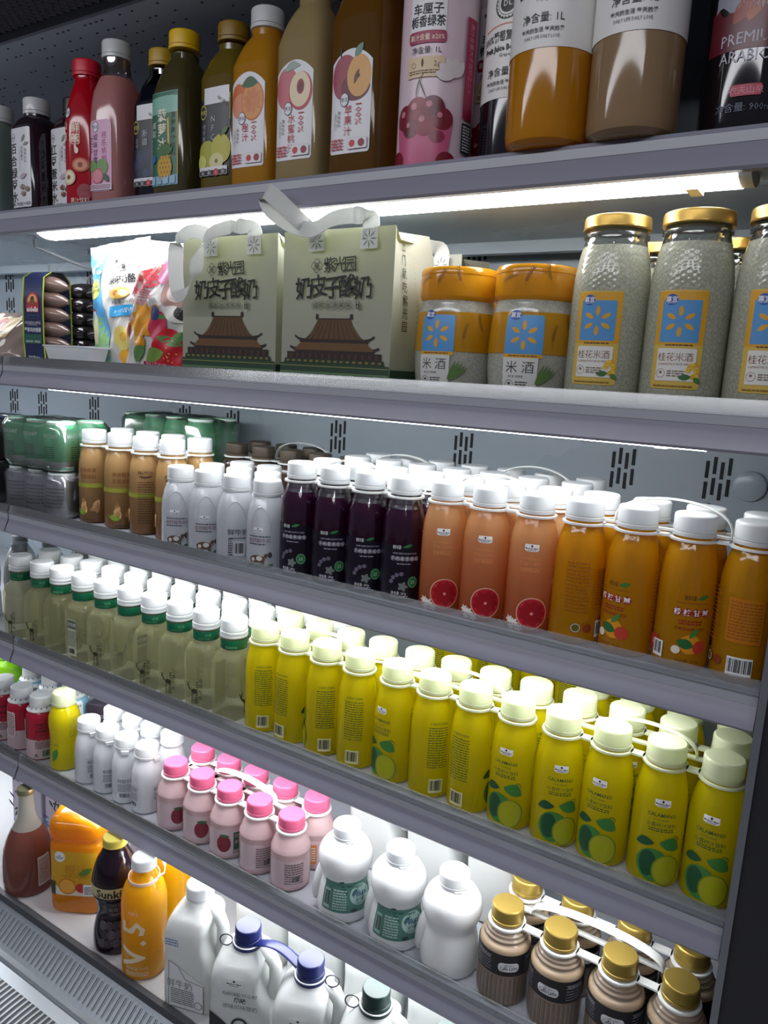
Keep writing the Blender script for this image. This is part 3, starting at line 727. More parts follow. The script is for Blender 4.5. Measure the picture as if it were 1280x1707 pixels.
BRJ = juice('b4783a', .5, .12, film=1, ramp=(.0, .14, '77502c', 'd0ac74'))  # darker brown towards the bottom, tan at the top
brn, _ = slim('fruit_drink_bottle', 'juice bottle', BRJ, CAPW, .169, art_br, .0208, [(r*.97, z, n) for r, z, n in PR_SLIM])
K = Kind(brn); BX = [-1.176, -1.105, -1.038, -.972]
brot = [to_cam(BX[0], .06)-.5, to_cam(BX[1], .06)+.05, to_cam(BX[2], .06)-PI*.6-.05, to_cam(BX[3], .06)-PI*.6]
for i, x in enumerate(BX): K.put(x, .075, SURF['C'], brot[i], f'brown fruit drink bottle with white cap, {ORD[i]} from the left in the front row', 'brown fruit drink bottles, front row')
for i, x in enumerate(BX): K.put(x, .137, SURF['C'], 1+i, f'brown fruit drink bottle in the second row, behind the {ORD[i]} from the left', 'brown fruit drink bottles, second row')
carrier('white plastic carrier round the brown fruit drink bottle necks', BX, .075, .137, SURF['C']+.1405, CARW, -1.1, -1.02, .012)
# film-wrapped packs at the left: green cans over grey bottles
FILM = clear('fafcfb', .5, .14, .07)
GREENC = juice('62c68c', .5, .25, 'b0f2c4'); GREENT = M('dfe9e2', .3)
def wrapped(label, x, y, z, nx, ny, pitch, prof, mats, art, capr, h, group=None, lidm=GREENT):
    t = thing('shrink_wrapped_pack', label, 'drinks pack', (x, y, z), 0, group)
    proto = None
    for i in range(nx):
        for j in range(ny):
            px, py = (i-(nx-1)/2)*pitch, (j-(ny-1)/2)*pitch
            if proto is None:
                mb = MB(); mb.lathe(prof, mats, 32); proto = mb.build('can', t); proto.location = (px, py, 0)
                mb = MB(); mb.lathe([(capr, h-.006), (capr*1.04, h-.005), (capr*1.04, h-.001), (capr*.9, h), (.0005, h)], lidm, 32); mb.build('lid', proto)
                a = Art(surf(prof)); art(a); a.build('can_label', proto)
            else:
                c = proto.copy(); COL.objects.link(c); c.location = (px, py, 0)
                for g in proto.children: q = g.copy(); COL.objects.link(q); q.parent = c
    mb = MB(); W, D = nx*pitch/2+.001, ny*pitch/2+.001; rs = random.Random(int(x*-1000))
    n = 10; vs = []; fs = []; prs = [(.0, .90), (.012, 1.0), (h*.5, .985), (h-.014, .99), (h-.003, .90), (h+.001, .55), (h+.001, .0)]
    seg = 48
    for zz, sc in prs:
        for k in range(seg):
            an = 2*PI*k/seg; e = se(an, 8)
            wv = 1+.012*math.sin(nx*2*an*2+zz*60)+rs.uniform(-.008, .008)
            vs.append((W*e*math.cos(an)*sc*wv, D*e*math.sin(an)*sc*wv, max(0, zz+rs.uniform(-.0015, .0015)*(sc < 1 and zz > 0))))
    for i in range(len(prs)-1):
        for k in range(seg): fs.append([i*seg+k, i*seg+(k+1) % seg, (i+1)*seg+(k+1) % seg, (i+1)*seg+k])
    mb.add(vs, fs, FILM); mb.build('shrink_film', t, 180)
    return t
CANP = smooth([(.024, 0), (.0285, .005), (.0295, .012), (.0295, .074), (.0275, .082), (.024, .086), (.024, .090)], 2)
def art_gr(a):
    for s in range(-1, 2):
        o = s*.06; a.text('MADUCOAY', o, .064, .010, M('e6f6ea', .4), .044, .02); a.text('椰子水', o, .055, .0055, M('bfe0c6', .4)); a.fine(o-.016, .024, o+.016, .046, 6, M('1d5c38', .4))
    a.rect(-.09, .0, .09, .018, M('c9d8cd', .3))
def art_gy(a):
    a.fine(-.03, .02, .03, .06, 6, M('4a4c50', .5)); a.text('苏打水', 0, .07, .008, M('3e4046', .5))
GREYC = juice('a0a2a8', .3, .22, 'd0d3d8'); DKC = juice('4b4a52', .15, .25)
wrapped('grey film-wrapped six-pack on the shelf under the green pack', -1.304, .085, SURF['C'], 3, 2, .061, [(r, z*.95, n) for r, z, n in CANP], GREYC, art_gy, .024, .085)
wrapped('film-wrapped six-pack of green cans stacked on the grey pack', -1.308, .088, SURF['C']+.0885, 3, 2, .062, CANP, GREENC, art_gr, .024, .090)
wrapped('film-wrapped pack of green cans behind the brown drink bottles', -1.20, .30, SURF['C']+.0, 4, 2, .062, [(r, z*2.1, n) for r, z, n in CANP], GREENC, lambda a: [a.text('MADUCOAY', s*.06, .16, .0075, M('d7efdc', .4), .036) for s in (-1, 0, 1)], .024, .189)
wrapped('dark film-wrapped pack at the far left edge of the milk shelf', -1.495, .080, SURF['C'], 2, 2, .062, [(r, z*.95, n) for r, z, n in CANP], DKC, art_gy, .024, .085)
wrapped('dusky film-wrapped pack stacked at the far left edge', -1.496, .085, SURF['C']+.0885, 2, 2, .062, [(r, z*.92, n) for r, z, n in CANP], juice('8d8080', .2, .25), art_gy, .024, .083, lidm=M('2b3a8a', .4))

# ------------------------------------------------------------------ shelf A: tall juice bottles
def sq_prof(a, h, zs, zn, rn, n=5, sh=None):
    P = [(a*.90, 0, n), (a*.985, .004, n), (a, .012, n), (a, zs, n)]
    for i in range(1, 9):
        t = i/8; e = math.sin(t*PI/2); P.append((a+(rn-a)*(t**1.25), zs+(zn-zs)*(t*.55+e*.45), n+(2-n)*t**.7))
    P += [(rn, zn+.008, 2)]
    return P
def tall(name, label, cat, P, body, cap, h, art, x, y, rz, cap_r=.0215, cap_h=.027, headz=None, zoff=0, art_off=.0006, lab='label'):
    t = thing(name, label, cat, (x, y, SURF['A']+zoff), rz)
    mb = MB(); mb.lathe(P, body, 64); mb.build('body', t)
    mb = cap_mesh(cap_r, h-cap_h, h, cap)
    mb.build('cap', t)
    if art: a = Art(surf(P), art_off); art(a); a.build(lab, t)
    return t
LBL = M('dcdcde', .35); RED = M('c22233', .4); DRED = M('8e1426', .4); CRM = M('e9dcc4', .4)
def logo(a, u, v, r, ink, paper): a.disc(u, v, r, ink, r*1.25); a.disc(u, v, r*.85, paper, r*1.1); a.text('惠宜', u, v, r*.85, ink)
# far-left bottles
def art_a0(a): a.rect(-.028, .03, .020, .13, LBL); a.vtext('绿茶', .0, .115, .018, M('55605a', .4)); a.rect(-.028, .03, .02, .06, M('c9cba4', .4)); a.fine(-.02, .035, .015, .05, 3, BLACK)
tall('tea_drink_bottle', 'clear grey square bottle with white cap at the far left of the top shelf', 'drink bottle', sq_prof(.036, .196, .14, .163, .0215), juice('8a9590', .3, .08, 'c9d2cd', clear=.35), CAPW, .196, art_a0, -1.402, .055, .05, .0235, .028)
tall('drink_bottle', 'dark bottle with black cap standing behind the far-left bottles on top', 'drink bottle', sq_prof(.034, .18, .13, .15, .0215), juice('6c7470', .2, .1, 'aab2ae', clear=.3), M('202022', .5), .182, None, -1.385, .135, .1)
def art_bean(txt, col):
    def f(a):
        a.rrect(-.029, .012, .028, .141, .003, LBL); logo(a, -.018, .126, .0052, BLACK, LBL); a.vtext(txt, -.017, .108, .0185, M('2b2a2c', .5), 1.06, .01)
        a.leaf(.006, .118, .014, .006, .9, M('8a8f80', .5)); a.leaf(.010, .112, .014, .005, .25, M('8a8f80', .5)); a.rect(.0, .07, .0004, .108, BLACK); a.vtext('清甜爽口', .006, .108, .0055, M('7c7a80', .5)); a.vtext('植物饮料', .015, .104, .0055, M('7c7a80', .5))
        for (u, v, q) in ((.006, .045, 1), (.018, .041, 2.3), (.008, .034, .6)): a.disc(u, v, .0055, col, .0042); a.leaf(u-.004, v, .008, .001, q, LBL); a.off -= .00018
        a.leaf(.0, .060, .018, .008, .3, M('b9a9b6', .5)); a.text('净含量 900毫升', .008, .0175, .0068, BLACK, .038); a.fine(-.028, .015, -.014, .020, 2, BLACK)
    return f
tall('bean_drink_bottle', 'square bottle of mung bean water with white cap and pale label', 'drink bottle', sq_prof(.0335, .194, .145, .164, .021), juice('2c2028', .12, .1), CAPW, .194, art_bean('百合绿豆水', M('8a7a66', .5)), -1.290, .055, .0)
tall('bean_drink_bottle', 'square bottle of red bean water half hidden by the red bottle', 'drink bottle', sq_prof(.0335, .194, .145, .164, .021), juice('2c1a20', .12, .1), M('1c1c1e', .4), .194, art_bean('红豆薏米水', M('7a3a36', .5)), -1.222, .085, .0)
# red hawthorn
RP = smooth([(.030, 0, 2.5), (.0318, .004, 2.6), (.032, .015, 2.8), (.032, .10, 2.8), (.0315, .14, 2.6), (.028, .165, 2.4), (.024, .185, 2), (.0195, .198, 2), (.019, .208, 2)], 3)
def art_red(a):
    logo(a, -.018, .147, .0065, M('3a2b55', .4), LBL); a.rrect(-.010, .098, .006, .132, .003, M('d8b9a0', .4)); a.rrect(-.009, .099, .005, .131, .003, RED)
    a.vtext('山楂', -.0235, .128, .0145, CRM, 1.15); a.vtext('鲜萃', -.002, .124, .0165, CRM, 1.05, .015); a.disc(.0, .089, .0035, CRM, .005); a.leaf(-.002, .089, .01, .004, 1.57, CRM)
    a.disc(.006, .067, .014, M('b5402a', .4), .011); a.disc(.006, .067, .011, M('d98a62', .4), .0085); a.disc(.006, .067, .004, M('7a2a1a', .4))
    a.disc(-.014, .048, .012, M('c9b08a', .4)); a.disc(-.014, .048, .0095, M('ead9bb', .4)); a.disc(-.014, .048, .0035, M('7a3f2a', .4))
    a.disc(.012, .026, .012, DRED); a.text('果汁饮料', .004, .0125, .009, CRM, .03)
tall('hawthorn_drink_bottle', 'bright red hawthorn drink bottle with red cap on the top shelf', 'juice bottle', RP, juice('c01024', .25, .12), M('cf1230', .4), .231, art_red, -1.147, .052, .35, .0215, .025)
# pink guava
GP = smooth([(.031, 0, 3.5), (.0335, .004, 3.6), (.034, .014, 4), (.034, .13, 4), (.0338, .15, 3.4), (.032, .172, 2.8), (.027, .190, 2.2), (.0222, .202, 2), (.0205, .212, 2), (.0205, .224, 2)], 3)
GUAVA = juice('c98a86', .35, .1, 'dca09a')
def art_guava(a):
    PK = M('d9a9c4', .4); GRN = M('6f9a52', .4)
    a.rrect(-.028, .022, .021, .128, .008, PK); logo(a, -.012, .118, .0065, M('3a2b55', .4), LBL)
    a.vtext('咸味甘露', -.012, .103, .0105, M('5a3a78', .4)); a.vtext('芭乐桃桃', .006, .105, .0105, M('c76aa4', .4)); a.fine(-.023, .08, -.02, .104, 6, BLACK)
    a.disc(.002, .058, .0115, GRN, .0125); a.disc(-.008, .045, .013, M('c0506a', .4), .012); a.disc(-.008, .045, .0108, M('d98a96', .4), .010); a.disc(-.018, .06, .009, GRN); a.leaf(.005, .048, .016, .009, -.9, M('2f5a35', .4))
    a.rect(-.028, .0235, .021, .033, M('d9c7d2', .4)); a.fine(-.025, .025, .018, .032, 3, M('8a3a5a', .5))
tall('guava_juice_bottle', 'dusty pink guava juice bottle with white cap, clear headspace and pink label', 'juice bottle', GP, lambda z: clear('e3dadb', .5, .06, .08) if z > .193 else GUAVA, CAPW, .249, art_guava, -1.078, .056, .1, .0222, .026)
# blueberry
def art_nfc(name, big, fruit):
    def f(a):
        DK = M('15171f', .35); YL = M('d9cf5a', .4)
        a.rrect(-.031, .030, .030, .135, .004, DK); a.rect(-.020, .128, .028, .150, LBL)
        a.poly([(-.019, .140), (.030, .105)], [(-.019, .1405), (.030, .140)], YL); a.text('NFC果汁', .016, .130, .0062, M('3a3410', .4), .022, .01, -.6)
        a.disc(-.022, .118, .0075, YL, .0095); a.disc(-.022, .118, .0065, DK, .0083); a.text('惠宜', -.022, .118, .0062, YL)
        a.vtext(big, -.002, .108, .0115, M('b9bcc6', .4)); a.vtext(name, -.018, .098, .0078, M('8d909a', .4))
        fruit(a)
        a.rrect(-.028, .031, .026, .043, .002, LBL); a.rect(-.027, .0315, .025, .038, BLACK)
        for i, ch in enumerate('ABCD'): a.disc(-.019+i*.0125, .0348, .0042 if i != 2 else .005, M('5b5d63', .4) if i != 2 else RED); a.text(ch, -.019+i*.0125, .0348, .0055, LBL); a.off -= .00018
    return f
def fr_blue(a):
    a.rect(-.031, .044, .030, .085, M('1c2438', .35))
    for i in range(14): a.disc(-.026+(i % 5)*.0125+(i//5 % 2)*.005, .050+(i//5)*.012, .0068, M(('232f4c', '1a2236', '2c3a5a')[i % 3], .35)); a.off -= .00009
def fr_apple(a):
    g = M('a5a832', .4)
    a.disc(-.012, .060, .018, g, .019); a.disc(.014, .066, .018, M('b9b53a', .4), .020); a.disc(.006, .050, .013, M('d6cf94', .4), .011); a.disc(.006, .050, .0028, M('7a6a2a', .4)); a.leaf(.012, .084, .018, .008, .6, M('4c6a2c', .4)); a.rect(.0135, .082, .0145, .092, M('3a2a14', .5)); a.disc(-.022, .050, .010, M('c9cc6a', .4))
tall('blueberry_juice_bottle', 'dark blue juice bottle with yellow cap and navy berry label', 'juice bottle', sq_prof(.0355, .24, .150, .198, .0205), lambda z: clear('4a4640', .5, .08, .0) if z > .178 else juice('0d0f1a', .08, .1), M('b5901a', .4), .236, art_nfc('蓝莓混合果汁', '新疆', fr_blue), -1.007, .087, .05, .0215, .025)
# pineapple
def art_pine(a):
    a.rrect(-.034, .020, .026, .150, .003, M('2f6a50', .35)); a.rect(-.034, .120, .026, .1495, M('7fb5a2', .35)); a.poly([(.008, .0205), (.026, .0205)], [(.004, .112), (.026, .125)], M('d6b32a', .4)); a.rect(-.034, .0205, .026, .034, M('7fa9bd', .4))
    a.vtext('菠萝冰', -.006, .118, .0185, M('e6e0c8', .4), 1.08, .02); a.vtext('菠萝果汁饮料', .016, .116, .0095, M('3a4a2a', .4)); a.vtext('咸盐', -.022, .105, .0105, M('cfd8c8', .4))
    a.disc(.0, .045, .0145, M('c99a22', .4), .019)
    for i in range(5):
        for j in range(4): a.disc(-.009+j*.006+(i % 2)*.003, .032+i*.0065, .0013, M('8a6414', .4)); a.off -= .00009
    for i in range(7): a.leaf(.0, .061, .020, .007, PI/2+(i-3)*.33, M('3f6a34', .4)); a.off -= .00009
    for i in range(4): a.rrect(-.031+i*.0135, .022, -.0195+i*.0135, .033, .002, M(('9fc3d3', '8ab3c9')[i % 2], .3)); a.off -= .00009
    a.disc(-.024, .058, .006, M('3a6a9a', .4)); a.text('Sea Salt Pineapple', -.0305, .07, .0085, M('b9bfae', .4), None, 0, -PI/2)
tall('pineapple_drink_bottle', 'dark olive pineapple drink bottle with bright yellow cap and green label', 'juice bottle', sq_prof(.037, .24, .148, .200, .021), juice('4a4428', .15, .1), M('e0b40a', .4), .240, art_pine, -.932, .062, .0, .0225, .026)
tall('apple_juice_bottle', 'olive green apple juice bottle with dull yellow cap and black label', 'juice bottle', sq_prof(.037, .245, .165, .205, .021), juice('6a5a1e', .2, .1), M('8a6a14', .4), .243, art_nfc('青苹果汁', 'NFC维纳斯', fr_apple), -.850, .080, .0, .0225, .026)
# white die-cut labels: orange, peach, red apple
def art_die(name, fruit, sub):
    def f(a):
        a.rrect(-.031, .030, .030, .100, .004, LBL)
        n = 24; A = [(-.031+.061*i/n, .095) for i in range(n+1)]; B = [(-.031+.061*i/n, .128+.022*math.sin(PI*(i/n*.8+.1))) for i in range(n+1)]
        a.poly(A, B, LBL, 6); fruit(a)
        logo(a, -.009, .0925, .0065, M('2b2550', .4), LBL); a.text('100%', .012, .074, .0125, RED, None, 0, -PI/2); a.vtext(name, -.003, .080, .0115, RED, 1.05); a.vtext('果味饮料', -.016, .078, .0045, M('7a6a6a', .5)); a.text(sub, -.021, .068, .0042, M('7a6a6a', .5), None, 0, -PI/2)
        a.fine(-.027, .034, -.008, .048, 4, RED); a.rrect(-.002, .034, .026, .047, .002, M('c9b9b9', .4)); a.rrect(-.0015, .0345, .0255, .0465, .002, LBL)
        a.disc(.005, .0405, .0042, RED); a.disc(.018, .0405, .0046, DRED); a.text('1L', -.019, .0405, .006, RED)
    return f
def f_orange(a):
    O = M('d0661c', .4); a.disc(-.016, .115, .0145, O, .022); a.disc(-.010, .108, .019, M('d98a6a', .4), .016); a.disc(.009, .113, .0195, M('c9621a', .4), .025); a.disc(.009, .113, .0178, M('d9924a', .4), .023)
    for i in range(9): q = i*.7; a.leaf(.009+.002*math.cos(q), .113+.002*math.sin(q), .0145, .008, q, M('c8701e', .35), p=.55); a.off -= .00009
    a.leaf(-.010, .133, .028, .014, .05, M('2f5a32', .4), .003)
def f_peach(a):
    a.disc(-.012, .117, .019, M('c56a72', .4), .025); a.disc(.010, .112, .019, M('b83a44', .4), .023); a.disc(.009, .114, .0165, M('e6d3b0', .4), .021); a.disc(.010, .117, .006, M('9c3038', .4), .009); a.disc(.010, .117, .0036, M('6a2226', .4), .006); a.leaf(-.016, .137, .026, .010, .2, M('9aa8a0', .4), .004)
def f_apple(a):
    a.disc(-.010, .118, .020, M('9c3a4c', .4), .026); a.disc(.006, .106, .0215, M('6a1c2c', .4), .016); a.disc(.011, .118, .0175, M('d9a35a', .4), .024); a.leaf(.004, .109, .018, .006, 1.2, M('6a3a20', .4)); a.disc(.010, .118, .0022, M('3a2414', .4)); a.leaf(.004, .140, .018, .009, .9, M('5f8a78', .4)); a.rect(-.017, .142, -.0155, .152, M('3a2a1c', .5))
tall('orange_juice_bottle', 'orange juice bottle with printed white cap and white die-cut label', 'juice bottle', sq_prof(.037, .24, .160, .202, .021), juice('c58a22', .35, .1, 'd99a2a'), CAPW, .238, art_die('橙汁', f_orange, 'Orange Juice'), -.766, .058, .0, .0225, .027)
tall('peach_juice_bottle', 'tan peach juice bottle with white peach label, cap cut by the picture top', 'juice bottle', sq_prof(.0385, .27, .172, .222, .0215), juice('b09a6c', .35, .1), CAPW, .262, art_die('水蜜桃汁', f_peach, 'Peach Juice'), -.681, .055, .0, .0225, .027)
tall('apple_juice_bottle', 'amber apple juice bottle with white red-apple label on the top shelf', 'juice bottle', sq_prof(.0405, .29, .185, .245, .0225), juice('7a5620', .3, .08, 'c08a30', clear=.3), CAPW, .285, art_die('苹果汁', f_apple, 'Apple Juice'), -.593, .060, .0, .0225, .027)
tall('apple_juice_bottle', 'amber apple juice bottle in the second row, behind the red-apple label', 'juice bottle', sq_prof(.0405, .29, .185, .245, .0225), juice('7a5620', .3, .08, 'c08a30', clear=.3), CAPW, .285, None, -.585, .150, .0, .0225, .027)
# cherry green tea
CTP = smooth([(.040, 0), (.0445, .004), (.045, .012), (.045, .20), (.0435, .225), (.037, .255), (.026, .275), (.022, .285), (.022, .295)], 3)
CT = M('dcc6cf', .3)
def art_cherry(a):
    MG = M('9c1c48', .4); CH = M('7a1428', .3); PKD = M('c4587c', .35)
    a.rrect(-.022, .140, .022, .208, .001, M('e6e2e4', .35)); a.text('MARKETSIDE', 0, .198, .0078, BLACK, .034, .02, 0, 'c', .003); a.text('沃 集 鲜', 0, .189, .0062, BLACK, None, .01); a.fine(-.01, .183, .01, .185, 1, BLACK)
    a.text('车厘子', 0, .172, .0125, BLACK, None, .015); a.text('栀香绿茶', 0, .159, .0125, BLACK, .042, .015)
    a.rrect(-.023, .136, .023, .149, .004, MG); a.text('果汁含量 ≥20%', 0, .1425, .0072, CRM, .042, .01); a.text('净含量: 1L', 0, .129, .0082, BLACK)
    a.rrect(-.023, .100, .023, .122, .002, M('d9c19a', .4)); a.text('2g', .014, .113, .008, M('6a4a2a', .5)); a.fine(-.02, .103, .02, .108, 2, M('6a4a2a', .5)); a.ring(-.014, .113, .003, .0005, M('6a4a2a', .5)); a.leaf(-.003, .110, .010, .003, 1.57, M('6a4a2a', .5))
    n = 16; a.poly([(-.030+.060*i/n, .004) for i in range(n+1)], [(-.036+.072*i/n, .052) for i in range(n+1)], PKD, 4); a.disc(0, .052, .036, M('b0405e', .35), .009)
    for i, (u, v, r) in enumerate([(-.022, .058, .014), (-.006, .064, .015), (.012, .066, .014), (.024, .055, .012), (.004, .050, .014), (-.014, .046, .011)]): a.disc(u, v, r, M(('7a1428', '8c1c30', '641022')[i % 3], .3)); a.disc(u-r*.3, v+r*.35, r*.25, M('c47a8a', .3)); a.off -= .00018
    a.leaf(-.008, .074, .034, .0012, 1.3, M('4a5a2a', .5), .004); a.leaf(.004, .076, .026, .0012, 2.0, M('4a5a2a', .5)); a.disc(.018, .036, .009, M('8a2a44', .3), .007); a.disc(-.034, .012, .011, CH); a.disc(.030, .008, .012, CH)
    for i in range(5): a.leaf(.034, .10, .022, .012, 1.0+i*.5, M('ddd3d4', .4)); a.off -= .00009
    a.rect(.048, .060, .066, .168, MG); a.text('果汁含量大于百分之二十', .057, .125, .0075, M('d98aa4', .4), .075, 0, -PI/2); a.rect(.048, .022, .066, .055, M('2a2a2c', .4)); a.fine(.050, .024, .064, .053, 9, LBL)
ct = tall('cherry_tea_bottle', 'tall pale pink bottle of cherry green tea on the top shelf', 'tea drink bottle', CTP, CT, CAPW, .305, art_cherry, -.494, .058, .18, .0235, .026)
dup(ct, (-.459, .160, SURF['A']), .25, 'pale pink cherry tea bottle in the second row, beside the grape juice')
# litre bottles with a plain white band label
LP = smooth([(.036, 0), (.0425, .004), (.0445, .014), (.0445, .20), (.043, .215), (.036, .245), (.026, .268), (.022, .28), (.022, .29)], 3)
def art_band(cn, en, sub, z0):
    def f(a):
        PAP = M('e2e0dc', .4); b = PI*.0445
        a.poly([(-b+2*b*i/60, z0) for i in range(61)], [(-b+2*b*i/60, z0+.125) for i in range(61)], PAP, 6)
        K_ = M('2a2a2c', .45)
        a.ring(.0, z0+.098, .0165, .0016, K_); a.ring(0, z0+.098, .0125, .0006, K_); a.disc(0, z0+.098, .0095, K_); a.text('DL', 0, z0+.098, .0088, PAP)
        for i in range(22): q = i*2*PI/22; a.disc(.0143*math.cos(q), z0+.098+.0143*math.sin(q), .0007, K_, n=6); a.off -= .00009
        n = 14; a.poly([(-.030+.06*i/n, z0+.0735+.003*math.sin(PI*i/n)) for i in range(n+1)], [(-.030+.06*i/n, z0+.0745+.003*math.sin(PI*i/n)) for i in range(n+1)], M('d9743a', .4))
        a.text(cn, 0, z0+.063, .0118, K_, .064, .01, 0, 'c', .002); a.text(en, 0, z0+.0515, .0082, K_, .058, .035); a.text(sub, 0, z0+.0445, .0055, K_)
        a.text('净含量: 1L', 0, z0+.028, .0098, K_); a.text('每天的生活 每天的爱', 0, z0+.0165, .0048, K_, None, .015); a.text('DAILY LIFE DAILY LOVE', 0, z0+.010, .0044, K_, .036)
    return f
tall('grape_juice_bottle', 'near-black grape juice bottle with white band label, left of the mango juice', 'juice bottle', LP, juice('14101a', .06, .1), CAPW, .302, art_band('100%葡萄复合果汁', 'Fruit Juice Beverage.', 'Grape', .076), -.399, .089, -.05, .0235, .026)
tall('mango_juice_bottle', 'litre mango juice bottle with white band label overhanging the top shelf edge', 'juice bottle', LP, juice('cf8a12', .35, .09, 'e0a020'), CAPW, .302, art_band('100%芒果复合果汁', 'Blended Fruit Juice.', 'Mango', .088), -.335, .024, .08, .0235, .026, None, .0058)
tall('peach_juice_bottle', 'litre peach juice bottle with white band label next to the mango juice', 'juice bottle', LP, juice('a88a66', .35, .09, 'b89a72'), CAPW, .302, art_band('100%水蜜桃汁', 'Juice.', 'Peach', .088), -.245, .024, .1, .0235, .026, None, .0058)
def art_cof(a):
    n = 20; a.poly([(-.045+.09*i/n, .075) for i in range(n+1)], [(-.045+.09*i/n, .112+.006*math.sin(i*1.3)) for i in range(n+1)], M('5a1420', .3), 3)
    for i in range(3): a.leaf(-.02+i*.014, .098, .032, .016, .9+i*.4, M(('8a2a1a', 'a04a1c', '6a1620')[i], .3)); a.off -= .00009
    a.poly([(-.04+.08*i/n, .112+.004*math.sin(i)) for i in range(n+1)], [(-.04+.08*i/n, .125+.012*abs(math.sin(i*.7))) for i in range(n+1)], M('8e8f9c', .35), 2)
    a.leaf(-.012, .116, .04, .010, .5, M('2a2a30', .35)); a.leaf(.0, .122, .02, .012, 1.5, M('3a3a40', .35)); a.fine(-.03, .140, .03, .150, 2, LBL)
    a.text('PREMIUM', -.003, .0845, .0145, M('b9b6c2', .4), .052); a.text('ARABICA', -.003, .0695, .0145, M('b9b6c2', .4), .052)
    a.rrect(-.014, .034, .012, .044, .001, M('a81c3c', .4)); a.text('农夫山泉', -.001, .039, .0075, M('d98a9a', .4)); a.text('净含量: 900mL', .0, .0245, .0085, M('5a5f70', .4))
tall('coffee_bottle', 'black premium arabica coffee bottle at the right end of the top shelf', 'coffee bottle', LP, juice('100c12', .04, .08), M('1a1a1c', .4), .302, art_cof, -.143, .060, .12, .0235, .026)

# ------------------------------------------------------------------ shelf B: jars
GOLD = M('b3924a', .32, .8)
RICE = juice('c2c3ae', .3, .12, speck=('adae9a', 'c6c7b2', 420)); 
JP = smooth([(.036, 0), (.0395, .003), (.0414, .010), (.0414, .10), (.0411, .122), (.0397, .140), (.0365, .160), (.0335, .172), (.032, .178), (.032, .190)], 4)
jar = thing('rice_wine_jar', '', 'glass jar')
def dim(k, z): return 1+(.0055*math.sin(k*PI/2)*math.sin(z*PI/.0032) if .122 < z < .176 else 0)
mb = MB(); JP2 = [q for q in JP if q[1] <= .122]+[(surf(JP)(0, .122+i*.0008)[1]*-1, .122+i*.0008, 2) for i in range(1, 70)]+[(.032, .190, 2)]
mb.lathe(JP2, lambda z: RICE if z < .168 else clear('dfe3da', .5, .06, .12), 96, mod=dim); jb = mb.build('body', jar, 180)
mb = MB(); mb.lathe([(.030, .168), (.0005, .1682)], RICE, 24, caps=False); mb.build('drink_surface', jb)
mb = MB(); mb.lathe([(.0325, .1775), (.0345, .178), (.0348, .181), (.0335, .1825)], clear('e8ece6', .6, .05, .1), 40, caps=False); mb.build('neck_bead', jb)
mb = MB(); mb.lathe([(.0325, .186), (.0352, .186), (.0358, .1875), (.0352, .189), (.0352, .1965), (.0345, .199), (.032, .200), (.029, .1995), (.0005, .1992)], GOLD, 80, mod=lambda k, z: 1+(.006*math.sin(k*PI/5) if z < .1885 else 0)); mb.build('lid', jar)
YEL = M('d29a1c', .4); YEL2 = M('cfae4c', .4); BLU = M('4f8fc4', .4); BLD = M('1f4fa0', .4)
def art_jar(a):
    a.rrect(-.0245, .022, .0245, .120, .002, YEL2); a.rect(-.0245, .066, .0245, .1185, YEL); a.rect(-.019, .0685, .019, .110, BLU)
    a.spark(0, .089, .0155, YEL); a.disc(-.0105, .1105, .0065, BLD, .0055); a.text('惠宜', -.0105, .111, .0062, LBL, None, .02); a.rect(-.015, .107, -.006, .1074, LBL)
    a.fine(-.012, .0645, .014, .0672, 1, M('6a3a10', .5)); a.rrect(-.019, .030, .019, .0625, .001, M('dedbd2', .4)); a.text('桂花米酒', -.001, .054, .0092, M('7a4a2a', .5), .034); a.text('OSMANTHUS RICE WINE', -.001, .0468, .0032, M('7a4a2a', .5), .032)
    a.ring(-.0135, .0375, .0045, .0004, M('7a6a5a', .5)); a.disc(-.0135, .0385, .0014, M('7a6a5a', .5)); a.fine(-.007, .034, .010, .041, 3, M('7a6a5a', .5))
    for i in range(8): a.disc(.017+.004*math.cos(i*1.9), .040+.006*math.sin(i*1.3), .0028, M(('d6a21a', 'e6c04a')[i % 2], .4)); a.off -= .00009
    a.leaf(.004, .0335, .012, .006, .1, M('3a6a34', .4)); a.leaf(.018, .034, .009, .005, -.6, M('4a7a3a', .4)); a.fine(-.02, .0235, .018, .0265, 1, M('8a6a2a', .5))
a = Art(surf(JP), .0006); art_jar(a); a.build('label', jar)
K = Kind(jar)
for i, x in enumerate((-.2575, -.174, -.0902)): K.put(x, .058, SURF['B'], .02+.02*i, 'tall osmanthus rice wine jar with gold lid, ' + ('leftmost of the three, beside the squat jars', 'middle of the three', 'rightmost, cut by the picture edge')[i], 'tall rice wine jars, front row')
sj2 = dup(jar, (-.232, .155, SURF['B']-.0), 1.5, 'tall rice wine jar standing behind the leftmost tall jar', 'tall rice wine jars behind')
for ch in sj2.children: ch.scale = (1, 1, .93)
j3 = dup(jar, (-.146, .150, SURF['B']), 1.2, 'tall rice wine jar standing behind the middle tall jar', 'tall rice wine jars behind')
for ch in j3.children: ch.scale = (1, 1, .93)
